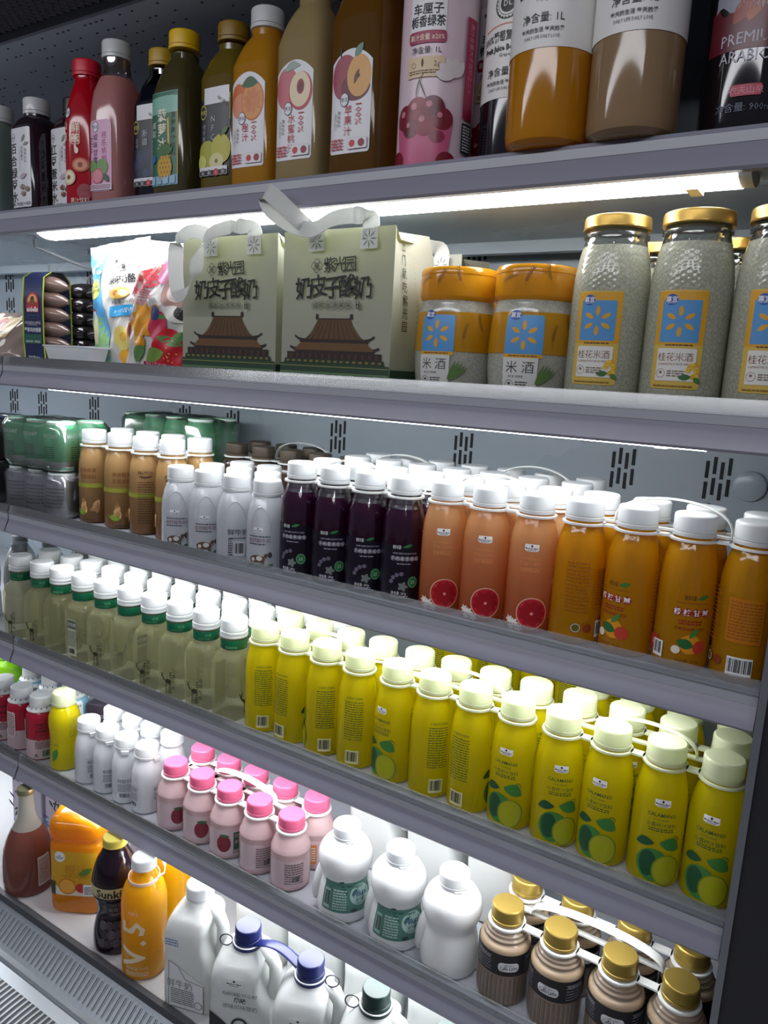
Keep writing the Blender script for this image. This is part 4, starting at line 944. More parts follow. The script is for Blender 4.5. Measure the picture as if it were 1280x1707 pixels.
# squat jar in a yellow sleeve
SP = smooth([(.040, 0), (.0445, .003), (.0475, .012), (.0500, .035), (.0503, .058), (.0492, .080), (.0470, .100), (.0445, .112), (.043, .117)], 4)
RICE2 = juice('c6c7b8', .3, .12, speck=('b2b3a4', 'cacbbd', 420))
WHEAT = M('7a5414', .5)
def wheat(a, u, v, L, ang):
    a.leaf(u, v, L, .0005, ang, WHEAT, .003)
    for i in range(7):
        t = .35+i*.09; x, y = u+L*t*math.cos(ang)-.003*math.sin(PI*t)*math.sin(ang), v+L*t*math.sin(ang)+.003*math.sin(PI*t)*math.cos(ang)
        for s in (.55, -.55): a.leaf(x, y, .0040, .0009, ang+s, WHEAT); a.off -= .00009
sj = thing('rice_wine_jar', '', 'glass jar')
mb = MB(); mb.lathe(SP, RICE2, 56); mb.build('body', sj)
YS = juice('c08a16', .25, .16, 'd9a01a')
mb = MB(); SL = [(.0445, .112), (.0470, .1155), (.0475, .118), (.0475, .136), (.0468, .142), (.0475, .1425), (.0475, .1475), (.0455, .1508), (.0005, .1512)]
mb.lathe(SL, YS, 72, mod=lambda k, z: 1+.004*math.sin(k*1.7)*(1 if z < .14 else 0)); a = Art(surf([(.0475, .118), (.0475, .15)]), .0010, mb)
for i in range(9): wheat(a, -.14+i*.034, .121+.004*(i % 2), .028, .5+.7*(i % 3))
mb.build('lid', sj)
a = Art(surf(SP), .0006); b = PI*.053
a.poly([(-b+2*b*i/64, .052) for i in range(65)], [(-b+2*b*i/64, .0985) for i in range(65)], YS, 10)
for i in range(11): wheat(a, -b+.02+i*.030, .056+.012*(i % 3), .03, .4+.5*(i % 4)) if abs(-b+.03+i*.030) > .026 else None
a.rrect(-.022, .0505, .022, .0945, .003, BLU); a.spark(0, .0725, .0165, YEL); a.rect(-.022, .0475, .022, .0515, YEL); a.fine(-.016, .0483, .016, .0508, 1, M('6a3a10', .5)); a.disc(-.0115, .0945, .0070, BLD, .0055); a.text('惠宜', -.0115, .0948, .0064, LBL, None, .02)
a.rect(-.022, .010, .018, .0475, M('d2d1ca', .4)); a.text('米 酒', -.002, .037, .0145, M('3a3a38', .5)); a.text('RICE WINE', -.006, .0265, .0036, M('3a3a38', .5)); a.ring(-.0135, .0175, .005, .0005, M('3a3a38', .5)); a.disc(-.0135, .0185, .0016, M('3a3a38', .5)); a.fine(-.006, .0135, .008, .0215, 3, M('4a4a48', .5))
for i in range(5): a.leaf(.016+.001*i, .018, .026, .003, 1.2-.14*i, M('5a7a3c', .4)); a.off -= .00009
a.build('label', sj)
K = Kind(sj)
K.put(-.4495, .066, SURF['B'], .0, 'squat yellow-sleeved rice wine jar beside the gift boxes, left of the pair', 'squat rice wine jars')
K.put(-.3485, .066, SURF['B'], .2, 'squat yellow-sleeved rice wine jar beside the tall jars, right of the pair', 'squat rice wine jars')
K.put(-.425, .190, SURF['B'], 1.6, 'squat yellow-sleeved rice wine jar behind, seen between the front pair', 'squat rice wine jars')

# ------------------------------------------------------------------ shelf B: gift boxes, bags, sausages
BOXM = juice('a6a79a', .22, .5, 'd3d8a6'); RIB = milky('e2e4e0', .35, .6)
INKB = M('26281f', .5)
def palace(a, u, v, k):
    R1, R2, DR, GR, YB = M('573c1e', .5), M('664823', .5), M('291a16', .5), M('18301e', .5), M('7a6c30', .5)
    P = lambda L, mat: a.poly([(u+x*k, v+y*k*.70) for x, y in L[0]], [(u+x*k, v+y*k*.70) for x, y in L[1]], mat)
    n = 10
    # upper roof with upswept eaves
    L = [(-.40-.0, 0)]; A = [(-.66+.36*(t**.55), .50+.42*t**1.5) for t in [i/n for i in range(n+1)]]; B = [(-x, y) for x, y in A]
    P((A, B), R1); P(([(-.30, .92), (.30, .92)], [(-.30, .945), (.30, .945)]), DR)
    for s in (-1, 1):
        P(([(s*.28, .92), (s*.34, .92)], [(s*.29, 1.03), (s*.335, 1.03)]), DR)
        P(([(s*.55, .46), (s*.66, .50), (s*.73, .56)], [(s*.55, .52), (s*.655, .545), (s*.72, .60)]), DR)
        P(([(s*.62, .26), (s*.74, .28), (s*.82, .33)], [(s*.62, .33), (s*.735, .335), (s*.81, .37)]), DR)
    for i in range(11): x = -.27+.054*i; P(([(x*1.9-.004, .5), (x*1.9+.004, .5)], [(x-.003, .92), (x+.003, .92)]), R2); a.off -= .00009
    P(([(-.62, .44), (.62, .44)], [(-.64, .51), (.64, .51)]), DR)
    P(([(-.74, .27), (.74, .27)], [(-.60, .44), (.60, .44)]), R2); P(([(-.70, .235), (.70, .235)], [(-.74, .28), (.74, .28)]), DR)
    P(([(-.86, .10), (.86, .10)], [(-.86, .24), (.86, .24)]), DR)
    for i in range(14): x = -.78+.12*i; P(([(x-.02, .11), (x+.02, .11)], [(x-.02, .21), (x+.02, .21)]), M('4c2a20', .5)); a.off -= .00009
    P(([(-.92, .0), (.92, .0)], [(-.90, .10), (.90, .10)]), GR)
    for i in range(16): x = -.84+.112*i; P(([(x-.03, .03), (x+.03, .03)], [(x-.03, .075), (x+.03, .075)]), YB); a.off -= .00009
def gift_box(label, x0, x1, y0, d, h, rz, style):
    t = thing('yoghurt_gift_box', label, 'gift box', ((x0+x1)/2, y0, SURF['B']), rz)
    w = (x1-x0)/2; mb = MB()
    # folded paper box: flat front, gusset creases on the sides, sunken folded top
    P = [(-w, 0), (w, 0), (w, d*.5), (w, d), (-w, d), (-w, d*.5)]
    zs = [0, h*.55, h*.85, h]; vs = []; fs = []
    for i, z in enumerate(zs):
        ins = (0, 0, .010, .022)[i]; bk = (0, 0, d*.06, d*.22)[i]
        for (px, py) in P:
            if py == d*.5: px = math.copysign(w-ins, px)
            vs.append((px, py-(bk if py == d else bk*.5 if py == d*.5 else 0), z))
    for i in range(3):
        for k in range(6): fs.append([i*6+k, i*6+(k+1) % 6, (i+1)*6+(k+1) % 6, (i+1)*6+k])
    fs.append([5, 4, 3, 2, 1, 0])
    o = len(vs)
    for (px, py) in P: vs.append((px*.9, d*.5+(py-d*.5)*.5, h-.012))
    for k in range(6): fs.append([18+k, 18+(k+1) % 6, o+(k+1) % 6, o+k])
    fs.append([o+k for k in range(6)]); mb.add(vs, fs, BOXM); mb.build('box', t, 20)
    a = Art(flat(0), .0005)
    k = w*1.02
    palace(a, 0, .030, k*.99)
    GR = M('24402a', .5); LN = M('c9cbb0', .5)
    a.rect(-w, .001, w, .030, GR); a.rect(-w, .012, w, .0135, M('a9b08a', .5)); a.rect(-w, .026, w, .027, M('8a8a4a', .5)); a.rect(-w, .001, w, .003, M('d9dbc6', .5))
    a.rect(-w, .0165, w, .019, M('5a7a52', .5))
    cy = h*.775
    for i in range(4): q = i*PI/2; a.ring(-.030+.0042*math.cos(q), cy+.0042*math.sin(q), .0048, .0007, INKB)
    a.ring(-.030, cy, .003, .0006, INKB)
    for i, ch in enumerate('紫光园'): a.text(ch, -.009+i*.0165, cy+.001, .0205, INKB, None, .009, .06)
    for i, ch in enumerate('奶皮子酸奶'): a.text(ch, -.050+i*.0238, h*.640+(.0015 if i % 2 else -.001), .030, M('10110c', .5), None, .014, .10)
    for i, ch in enumerate('细腻丝滑美味'): a.ring(-.030+i*.0108, h*.525, .0056, .0004, INKB); a.text(ch, -.030+i*.0108, h*.525, .0078, INKB)
    a.rrect(.036, h*.50, .0415, h*.55, .001, INKB); a.vtext('老北京', .0388, h*.54, .0048, LN)
    for s in (-.030, .052):
        a.rect(s-.013, h*.865, s+.013, h*.985, M('d3d5cb', .5))
        for i in range(8): q = i*PI/4; a.leaf(s+.002*math.cos(q), h*.925+.002*math.sin(q), .010, .0018, q, M('75786c', .5)); a.off -= .00009
    a.build('front_print', t)
    # side panel lettering
    a = Art(lambda u, v, off=0: (w+off-(.010*max(0, (v-h*.55)/(h*.45))*(1-abs(u-d*.5)/(d*.5)) if v > h*.55 else 0)*1.6, u, v), .0006)
    for i, ch in enumerate('出门就吃紫光园'): a.text(ch, d*.28, h*.90-i*.0165, .0145, INKB, None, .005)
    a.cut('side_pattern')
    for i in range(26): a.rect(d*.55, h*.95-i*.0068, d*.60, h*.95-i*.0068+.003, M('9a9c80', .5)); a.off -= .00009
    a.rect(.0, .001, d*.9, .026, GR)
    a.build('side_print', t)
    # woven ribbon handle
    mb = MB(); a0, a1 = (-.030, -.002, h*.93), (.052, -.002, h*.93)
    if style == 'up':
        pts = [a1, (.053, -.004, h+.008), (.046, -.012, h+.011), (.026, -.020, h+.010), (.006, -.024, h+.006), (-.020, -.028, h-.005), (-.050, -.032, h+.002), (-.078, -.038, h+.020), (-.090, -.036, h+.036),
               (-.082, -.044, h+.042), (-.062, -.046, h+.030), (-.044, -.040, h+.014), (-.034, -.026, h+.002), (-.030, -.010, h-.004), a0]
    else:
        pts = [a1, (.050, -.004, h+.006), (.036, -.014, h+.009), (.010, -.020, h+.006), (-.014, -.024, h-.002), (-.026, -.030, h-.028), (-.034, -.034, h-.060), (-.050, -.034, h-.082), (-.066, -.032, h-.080), (-.074, -.030, h-.050), (-.076, -.026, h-.014), (-.064, -.018, h+.004), (-.046, -.010, h+.006), (-.034, -.005, h-.002), a0]
    fine = []
    for i in range(len(pts)-1):
        p = [Vector(pts[max(i-1, 0)]), Vector(pts[i]), Vector(pts[i+1]), Vector(pts[min(i+2, len(pts)-1)])]
        for j in range(5):
            s = j/5; fine.append(.5*((2*p[1])+(-p[0]+p[2])*s+(2*p[0]-5*p[1]+4*p[2]-p[3])*s*s+(-p[0]+3*p[1]-3*p[2]+p[3])*s**3))
    fine.append(Vector(pts[-1]))
    mb.tube([tuple(q) for q in fine], 0, RIB, 4, (.021, .0011, (1, .25, .3), lambda s: (1, .35, .25) if s < .18 or s > .88 else (.25, .35, 1)))
    mb.build('ribbon_handle', t); return t
gift_box('paper yoghurt gift box with palace print, left one, ribbon handle drooping over its front', -.884, -.702, .016, .105, .200, 0, 'down')
gift_box('paper yoghurt gift box with palace print, right one, ribbon handle arching up', -.691, -.515, .016, .105, .200, 0, 'up')
gift_box('yellowish paper gift box behind the squat jars, nearest the front pair', -.665, -.500, .170, .10, .188, -.06, 'down')
gift_box('pale paper gift box at the back behind the right squat jar', -.575, -.415, .318, .085, .170, -.03, 'down')
# soft bags
def pillow(label, name, x, y, z, rz, w, h, th, mat, art, tilt=0, seal=.012, cat='food bag', foot=.6, hole=None):
    t = thing(name, label, cat, (x, y, z), rz)
    def sec(u, v):
        a, b = min(1, abs(u)/(w/2)), min(1, max(0, v/h))
        e = (1-a**2.6)**.8 if a < 1 else 0
        f = min(1, (1-b)/.45)**.75 if b > .5 else 1
        f *= min(1, .55+b*2.2) if foot else 1
        return th/2*e*f
    rs = random.Random(len(label)); ph = [rs.uniform(0, 6) for _ in range(4)]
    def wr(u, v): return .0022*math.sin(u*90+v*40+ph[0])*math.sin(v*70+ph[1])+.0012*math.sin(u*210-v*130+ph[2])
    tl = math.tan(tilt)
    def front(u, v, off=0): return (u*(1-.03*math.sin(v/h*PI)), -sec(u, v)+wr(u, v)*(1 if abs(u) < w*.49 else 0)+v*tl-off, v)
    mb = MB(); nu, nv = 64, 80; vs = []; fs = []
    for sgn in (1, -1):
        for j in range(nv+1):
            for i in range(nu+1):
                u, v = -w/2+w*i/nu, h*j/nv; p = front(u, v)
                vs.append(p if sgn == 1 else (p[0], p[1]+sec(u, v)*1.8+.0012, p[2]))
    N = (nu+1)*(nv+1); q = lambda i, j: j*(nu+1)+i
    for j in range(nv):
        for i in range(nu): fs += [[q(i, j), q(i+1, j), q(i+1, j+1), q(i, j+1)], [N+q(i, j), N+q(i, j+1), N+q(i+1, j+1), N+q(i+1, j)]]
    for j in range(nv): fs += [[q(0, j), q(0, j+1), N+q(0, j+1), N+q(0, j)], [q(nu, j+1), q(nu, j), N+q(nu, j), N+q(nu, j+1)]]
    for i in range(nu): fs += [[q(i, 0), N+q(i, 0), N+q(i+1, 0), q(i+1, 0)], [q(i+1, nv), N+q(i+1, nv), N+q(i, nv), q(i, nv)]]
    mb.add(vs, fs, mat); mb.build('pouch', t, 60)
    a = Art(front, .0017); art(a, w, h); a.build('printed_front', t); return t
BAGW = M('cfcdc8', .22, 0, .4)
def art_bag1(a, w, h):
    a.poly([(-w*.48, .01+(h-.02)*i/20) for i in range(21)], [(-w*.14+.012*math.sin(i*.33), .01+(h-.02)*i/20) for i in range(21)], M('5aa6d6', .3), 8)
    a.poly([(-w*.48, .01+h*.36*i/10) for i in range(11)], [(-w*.15+.012*math.sin(i*.33+.2), .01+h*.36*i/10) for i in range(11)], M('8fbf7a', .3), 8)
    a.disc(-w*.33, h*.64, .014, M('d9d06a', .4), .018); a.text('生牛乳', -w*.33, h*.66, .009, M('4a7a3a', .4)); a.text('酸奶疙瘩', -w*.33, h*.625, .007, M('4a7a3a', .4)); a.disc(-w*.37, h*.47, .004, M('c23a3a', .4)); a.rect(-w*.40, h*.43, -w*.34, h*.465, WHITE); a.disc(-w*.35, h*.32, .010, M('d9d3a8', .4), .026)
    for (u, v, r) in ((-.40, .80, .010), (-.30, .83, .007), (-.25, .77, .006)): a.disc(w*u, h*v, r, WHITE, r*.6)
    u = w*.17
    a.text('MARKETSIDE', u, h*.835, .0105, BLACK, .046, .02, 0, 'c', .004); a.text('沃 集 鲜', u, h*.785, .0105, BLACK, None, .015); a.fine(u-.014, h*.745, u+.014, h*.757, 1, BLACK)
    a.text('原味奶酪', u-.003, h*.685, .0155, BLACK, .056, .02); a.disc(u-.006, h*.575, .022, M('d9b45a', .4), .010); a.disc(u-.012, h*.578, .008, M('a3602a', .4), .005); a.disc(u+.004, h*.573, .008, M('f0e2b0', .4), .005); a.text('净含量: 216克', u, h*.505, .0075, BLACK)
    a.rect(u-.026, h*.395, w*.49, h*.475, M('2f9ad2', .3)); a.text('≥99%奶酪', u+.004, h*.435, .0095, WHITE)
    a.disc(w*.14, h*.22, .016, M('e2cf74', .4), .020); a.disc(w*.16, h*.23, .008, M('d9a93a', .4)); a.rrect(w*.06, h*.02, w*.40, h*.13, .01, M('e0a62a', .4)); a.disc(w*.42, h*.29, .010, M('b8323a', .4), .03)
def art_bag2(a, w, h):
    GN, OR, PK = M('5f8a4a', .4), M('dc961a', .35), M('c02a4a', .35)
    a.text('ChaPPOPS', -w*.08, h*.765, .0155, M('d85a2a', .4), .058, .03, .32); a.text('奶酪', -w*.20, h*.685, .034, M('c92a3a', .35), None, .02, .32)
    a.leaf(w*.02, h*.70, w*.52, .045, .55, M('cf7a9c', .35)); a.disc(w*.32, h*.62, .022, M('a9847a', .4), .024); a.disc(w*.33, h*.625, .013, M('e3cfc8', .4), .015)
    a.fine(-w*.32, h*.55, w*.0, h*.62, 4, M('b8404a', .4)); a.text('冻干益生菌', -w*.22, h*.52, .0095, M('c92a3a', .4), .04)
    for i in range(9): q = i*.7; a.leaf(-w*.10, h*.37, .030, .018, q, OR); a.off -= .00009
    a.leaf(-w*.02, h*.36, .040, .026, .9, OR); a.leaf(-w*.10, h*.34, .036, .02, PI, OR); a.rrect(-w*.20, h*.17, w*.0, h*.27, .008, M('d08a1c', .35)); a.rrect(-w*.22, h*.19, -w*.06, h*.26, .008, M('e8ac3a', .35))
    a.disc(w*.17, h*.36, .016, PK, .023); a.leaf(w*.13, h*.42, .026, .008, .2, GN); a.disc(w*.12, h*.455, .009, M('3a4a7a', .4), .012); a.disc(-w*.43, h*.30, .007, M('c23a2a', .4), .03)
    a.disc(w*.33, h*.14, .028, M('c41f2c', .35), .042); a.leaf(w*.18, h*.275, .040, .014, -.2, GN); a.leaf(w*.34, h*.26, .030, .014, .5, GN)
    for i in range(12): a.disc(w*.33+.018*math.cos(i*2.4)*(i/12), h*.13+.03*math.sin(i*2.4)*(i/12), .0012, M('e8c84a', .4), n=6); a.off -= .00009
    a.leaf(-w*.18, h*.05, .035, .020, .9, GN, .004); a.leaf(w*.02, h*.07, .04, .02, .5, M('7fa04a', .4), .005)
    a.leaf(w*.22, h*.50, .040, .024, -.4, M('dedcd6', .35)); a.leaf(w*.38, h*.52, .022, .014, -1.2, M('2a2a2c', .4))
    a.rect(-w*.02, h*.015, w*.48, h*.075, M('b02a4a', .35)); a.text('500克 (20克×25)', w*.22, h*.058, .0075, LBL, .06); a.text('图片仅供参考', w*.24, h*.032, .0072, LBL, .05)
q = pillow('blue and white cheese snack bag standing left of the fruit-print bag', 'snack_bag', -1.098, .085, SURF['B']+.008, .10, .140, .212, .050, BAGW, art_bag1, .05)
q.rotation_euler = (0, math.radians(-6.5), .10)
q = pillow('white yoghurt cheese bag with fruit print, leaning on the left gift box', 'snack_bag', -.974, .042, SURF['B']+.006, .05, .132, .200, .055, BAGW, art_bag2, .06)
q.rotation_euler = (0, math.radians(5.5), .05)
# sausages in vacuum packs with a navy paper band
SAU = juice('6a564e', .12, .12); SAU_SHADE = juice('241f21', .08, .12)  # second tone is for the rear packs, with their shade put into the colour
def sausage_pack(label, x, y, rz, m, band, h=.155, w=.105):
    t = thing('sausage_pack', label, 'sausage pack', (x, y, SURF['B']), rz)
    n = 6
    for i in range(n):
        z = h*(i+.5)/n; mb = MB(); r = h/n*.62
        pts = [(-w/2+w*j/12, .012*math.sin(PI*j/12)*-1, z+.004*math.sin(PI*j/12)) for j in range(13)]
        mb.tube(pts, lambda s: r*(1-(abs(s-.5)*2)**4*.75), m, 16)
        mb.build('sausage', t)
    if band:
        mb = MB(); D = .030; bw = .024
        prof = [(-D, -.0), (-D-.003, h*.3), (-D-.003, h*.75), (-D+.001, h+.002), (-.012, h+.013), (.012, h+.013), (D-.002, h), (D, h*.4), (D-.002, 0)]
        for xs, mm, e in (((-bw, bw), M('232c52', .35), 0), ((-bw-.0035, -bw), M('a9bf2a', .4), .0002), ((bw, bw+.0035), M('a9bf2a', .4), .0002)):
            vs = [(xx, yy, zz) for xx in xs for yy, zz in prof]; k = len(prof); mb.add(vs, [[i, i+1, k+i+1, k+i] for i in range(k-1)], mm)
        bd = mb.build('paper_band', t, 80)
        P = prof[:4]
        def mp(u, v, off=0):
            for (y0, z0), (y1, z1) in zip(P, P[1:]):
                if z0 <= v <= z1: return (u, y0+(y1-y0)*(v-z0)/(z1-z0)-off, v)
            return (u, -D+.001-off, v)
        a = Art(mp, .0006)
        a.disc(0, h*.72, .0155, M('b8323a', .4), .019, 0, PI); a.rect(-.0155, h*.62, .0155, h*.725, M('b8323a', .4)); a.disc(0, h*.73, .012, M('d9a86a', .4), .014, 0, PI); a.disc(0, h*.77, .005, M('5a3a20', .4)); a.rect(-.007, h*.70, .007, h*.75, M('8a5a34', .4)); a.text('aidells', 0, h*.652, .0115, WHITE, .029, .03)
        a.rrect(-.016, h*.545, .016, h*.585, .002, M('6a6f8a', .4)); a.rrect(-.0154, h*.548, .0154, h*.582, .002, M('232c52', .35)); a.text('CHICKEN & APPLE', 0, h*.50, .0068, LBL, .040); a.fine(-.012, h*.47, .012, h*.48, 1, LBL)
        a.text('苹果鸡肉香肠', 0, h*.42, .0085, LBL, .042, .015); a.rect(-bw+.001, h*.26, bw-.001, h*.37, M('2c5a4a', .4)); a.fine(-.018, h*.275, .0, h*.30, 2, LBL); a.fine(.004, h*.275, .018, h*.30, 2, LBL); a.text('净含量340g', 0, h*.105, .0062, LBL)
        a.build('band_print', bd)
    mb = MB(); mb.tube([(0, .0, h-.002), (.004, .0, h+.014), (.010, -.002, h+.026)], .0016, clear('e8ecea', .8, .1, .2), 6); mb.build('film_end', t); return t
sausage_pack('chicken sausage pack with navy paper band edged in lime on the left of its shelf', -1.290, .066, .12, SAU, True)
sausage_pack('shade-darkened unbanded sausage pack standing right behind the navy-banded pack', -1.280, .140, 1.35, SAU_SHADE, False, .150, .08)
sausage_pack('shade-darkened unbanded sausage pack behind the white tray and beside the blue bag', -1.218, .140, 1.35, SAU_SHADE, False, .146, .08)
mb = MB(); TR = milky('e0e3e4', .3, .3)
tw = .060; rows = [(tw*.80, .019, 0), (tw*.82, .020, .003), (tw*.97, .026, .036), (tw*1.04, .028, .037), (tw*1.04, .028, .0395), (tw*.95, .025, .038), (tw*.80, .018, .006)]
vs = []; seg = 120
for (rx, ry, z) in rows:
    for k in range(seg):
        q = 2*PI*k/seg; e = se(q, 7); rib = 1+(.012 if (k % 4 < 2 and .003 < z < .034) else 0)
        vs.append((rx*e*math.cos(q)*rib, ry*e*math.sin(q)*rib, z))
for (rx, ry, z) in [(tw*.84, .0355, .008), (tw*.94, .0415, .030)]: pass
mb.add(vs, [[i*seg+k, i*seg+(k+1) % seg, (i+1)*seg+(k+1) % seg, (i+1)*seg+k] for i in range(len(rows)-1) for k in range(seg)]+[list(range(seg))[::-1], list(range((len(rows)-1)*seg, len(rows)*seg))], TR)
tag(mb.build('food_tray', None, 30, (-1.165, .034, SURF['B'])), 'small ribbed white plastic tray in front of the shade-darkened sausage packs', 'tray').rotation_euler = (0, 0, .03)
def art_ham(a, w, h): a.rrect(-w*.30, h*.5, w*.2, h*.9, .004, M('d9c08a', .35)); a.disc(-w*.1, h*.72, .016, M('c23a2a', .4)); a.text('火腿', -w*.1, h*.72, .014, WHITE); a.fine(-w*.25, h*.55, w*.15, h*.62, 3, BLACK)
pillow('slumped clear bag of sliced ham at the far left of the gift box shelf', 'ham_bag', -1.420, .045, SURF['B'], .2, .135, .10, .06, juice('a8968a', .15, .15), art_ham, .5, cat='food bag')

# ------------------------------------------------------------------ shelf E
def short(name, cat, P, body, cap, cz, h, art, cap_r=.0205, seg=40, extra=None):
    t = thing(name, '', cat); mb = MB(); mb.lathe(P, body, seg); b = mb.build('body', t); cap_mesh(cap_r, cz, h, cap).build('cap', t)
    if extra: extra(t, b)
    if art: a = Art(surf(P)); art(a); a.build('label', t)
    return t
# white yoghurt drinks
YP = smooth([(.022, 0), (.0262, .003), (.0268, .010), (.0268, .060), (.0258, .076), (.0230, .088), (.0205, .096), (.0185, .102), (.0185, .106)], 3)
GL = M('a9abb2', .4)
def art_yog(a):
    for s in (-1, 0, 1):
        o = s*PI*.0268*.64
        a.cut('back_print' if s else 'front_print')
        a.rrect(o-.015, .012, o+.015, .056, .002, M('c6c8cc', .4)); a.text('鲜酸奶', o, .047, .0085, M('55575e', .5)); a.fine(o-.012, .026, o+.012, .041, 5, M('6a6c74', .5)); a.barcode(o-.010, .013, o+.010, .024, None, M('4a4c52', .5))
def yx(t, b):
    mb = MB(); mb.box(-.006, -.0235, .096, .008, -.0195, .1045, CAPW, .001); mb.build('tear_tab', t)
yog = short('yoghurt_bottle', 'yoghurt bottle', YP, milky('e6e8ea', .35, .25), CAPW, .103, .1255, art_yog, .0208, extra=yx)
K = Kind(yog); YX = [-1.174, -1.119, -1.065, -1.010]
for i, x in enumerate(YX): K.put(x, .05, SURF['E'], to_cam(x, .05)+(.3, .1, -.2, .9)[i], f'small white yoghurt drink bottle, {ORD[i]} of four in the front row', 'white yoghurt drinks, front row')
for i, x in enumerate(YX): K.put(x-.001, .110, SURF['E'], i*1.3, f'small white yoghurt drink bottle in the second row, {ORD[i]} from the left', 'white yoghurt drinks, second row')
# strawberry milk, pink caps
SPR = smooth([(.027, 0), (.0308, .003), (.0315, .009), (.0315, .060), (.0318, .063), (.0310, .066), (.0292, .071), (.0250, .082), (.0205, .092), (.0190, .096), (.0190, .100)], 3)
def art_str(a):
    PL = M('c9b2b4', .45); b = PI*.0315  # pink label paper greyed down, its shadow is put into this tone
    a.poly([(-b+2*b*i/48, .010) for i in range(49)], [(-b+2*b*i/48, .054) for i in range(49)], PL, 4)
    RD, GN = M('7c2836', .4), M('3f5f44', .45)
    a.disc(-.012, .030, .012, RD, .015); a.leaf(-.02, .045, .018, .006, -.1, GN); a.rect(.004, .018, .017, .050, GN); a.vtext('草莓', .0105, .043, .0095, PL, 1.2); a.fine(.003, .012, .018, .017, 2, M('5a4a4c', .5))
    o = b*.66; a.fine(o-.014, .014, o+.016, .050, 9, M('6a5558', .5)); a.barcode(o-.004, .016, o+.012, .03, PL)
    o = -b*.66; a.rect(o-.012, .014, o+.004, .048, M('c47a34', .4)); a.fine(o-.01, .018, o+.002, .044, 6, LBL)
PKC = milky('d9688e', .2, .38)
st = short('strawberry_milk_bottle', 'milk bottle', SPR, juice('dcbfc0', .35, .3), PKC, .0965, .1175, art_str, .0208)
K = Kind(st); PX = [-.935, -.870, -.806, -.740, -.673]
prr = (.5, .35, .1, -PI*.55, -PI*.6)
for i, x in enumerate(PX): K.put(x, .05, SURF['E'], to_cam(x, .05)+prr[i], f'pink capped strawberry milk bottle, {ORD[i]} of five in the front row', 'strawberry milk bottles, front row')
for i, x in enumerate(PX): K.put(x, .1145, SURF['E'], 2.4+i*1.1 if i < 4 else to_cam(x, .11)+PI*.64, f'pink capped strawberry milk bottle, {ORD[i]} of five in the second row', 'strawberry milk bottles, second row')
carrier('white ring carrier with arched handle on the pink capped strawberry milk', PX, .05, .1145, SURF['E']+.0940, CARW, -.875, -.735, .024, None, None, .0225, .015)
# full-bellied white yoghurt bottles
BP = smooth([(.034, 0), (.0395, .003), (.0410, .012), (.0405, .028), (.0375, .048), (.0350, .060), (.0368, .070), (.0405, .082), (.0412, .092), (.0390, .102), (.0325, .112), (.0240, .118), (.0195, .1215), (.0190, .1255)], 4)
def art_98(a):
    GN = M('4f7a70', .4); LT = M('a9c4ba', .4)
    a.poly([(-.044+.088*i/30, .020) for i in range(31)], [(-.044+.088*i/30, .0655) for i in range(31)], GN, 8)
    for i in range(7): a.leaf(-.02+i*.009, .060-.006*(i % 3), .014, .006, .6+i*.8, M('2f5a4e', .4)); a.off -= .00009
    a.disc(.020, .045, .0185, LT, .016); a.ring(.020, .045, .0185, .0006, GN, .016); a.text('98kcal', .020, .047, .0125, M('2f5674', .4), .028, .025); a.text('低卡', .020, .0565, .0062, M('3a6a6a', .4)); a.text('酸牛奶', .020, .0385, .006, M('3a6a6a', .4)); a.fine(.010, .031, .030, .035, 2, GN)
    a.barcode(-.041, .024, -.030, .053, M('8fb0a4', .4)); a.fine(-.025, .024, -.003, .055, 8, LT); a.disc(.008, .024, .005, M('3a4a4a', .4), .003)
def b98(t, b):
    mb = MB(); mb.ellipsoid((-.036, .010, .045), (.010, .013, .034), milky('e9ebea', .25, .3), 14, 10, Matrix.Rotation(.2, 3, 'Y')); mb.build('side_grip', t)
    mb = MB(); mb.box(-.004, -.0225, .114, .007, -.0185, .1225, CAPW, .001); mb.build('tear_tab', t)
b9 = short('yoghurt_bottle', 'yoghurt bottle', BP, milky('eceeed', .22, .25), CAPW, .1215, .141, art_98, .0208, 48, b98)
K = Kind(b9)
b9p = short('yoghurt_bottle', 'yoghurt bottle', BP, milky('eceeed', .22, .25), CAPW, .1215, .141, None, .0208, 48, b98); K9 = Kind(b9p)
for i, (x, d) in enumerate(((-.569, .18), (-.475, .15), (-.388, .25))): (K9 if i == 2 else K).put(x, .052, SURF['E'], to_cam(x, .05)+d, 'round-shouldered white yoghurt bottle ' + ('with green label beside the strawberry milk', 'with green label, middle of three', 'without any label, beside the gold capped coffee')[i], 'low-calorie yoghurt bottles')
# latte with gold caps
CP = smooth([(.029, 0), (.0322, .003), (.0330, .008), (.0330, .044), (.0338, .046), (.0338, .078), (.0325, .083), (.0300, .086)], 2)+[(.0285, .087, 2), (.0285, .091, 2), (.0262, .093, 2), (.0258, .0965, 2), (.0225, .099, 2), (.0205, .102, 2), (.0195, .110, 2)]
COFB = juice('a08c7a', .2, .2); BEIGE = juice('bfa88c', .25, .15); CLR = juice('b8a794', .25, .05, 'd9cabb', clear=.35)
def art_lat(a):
    b = PI*.0338; BK = M('242326', .35)
    a.poly([(-b+2*b*i/56, .047) for i in range(57)], [(-b+2*b*i/56, .0775) for i in range(57)], BK, 4)
    a.rrect(-.0135, .054, .0135, .0665, .005, LBL); a.text('caffè latte', 0, .0635, .0036, BK); a.text('Caffé Latte', 0, .059, .0080, BK, .023, .01, .05)
    for o in (.035, -.035): a.fine(o-.012, .050, o+.012, .074, 6, M('8a8a90', .4), .3); a.text('拿铁咖啡', o, .070, .0055, M('9a9aa0', .4))
    for i in range(70): u = -b+2*b*i/70; a.rect(u, .004, u+.0014, .044, M(('6f675f', '8a8178')[i % 2], .35)); a.off -= .00009
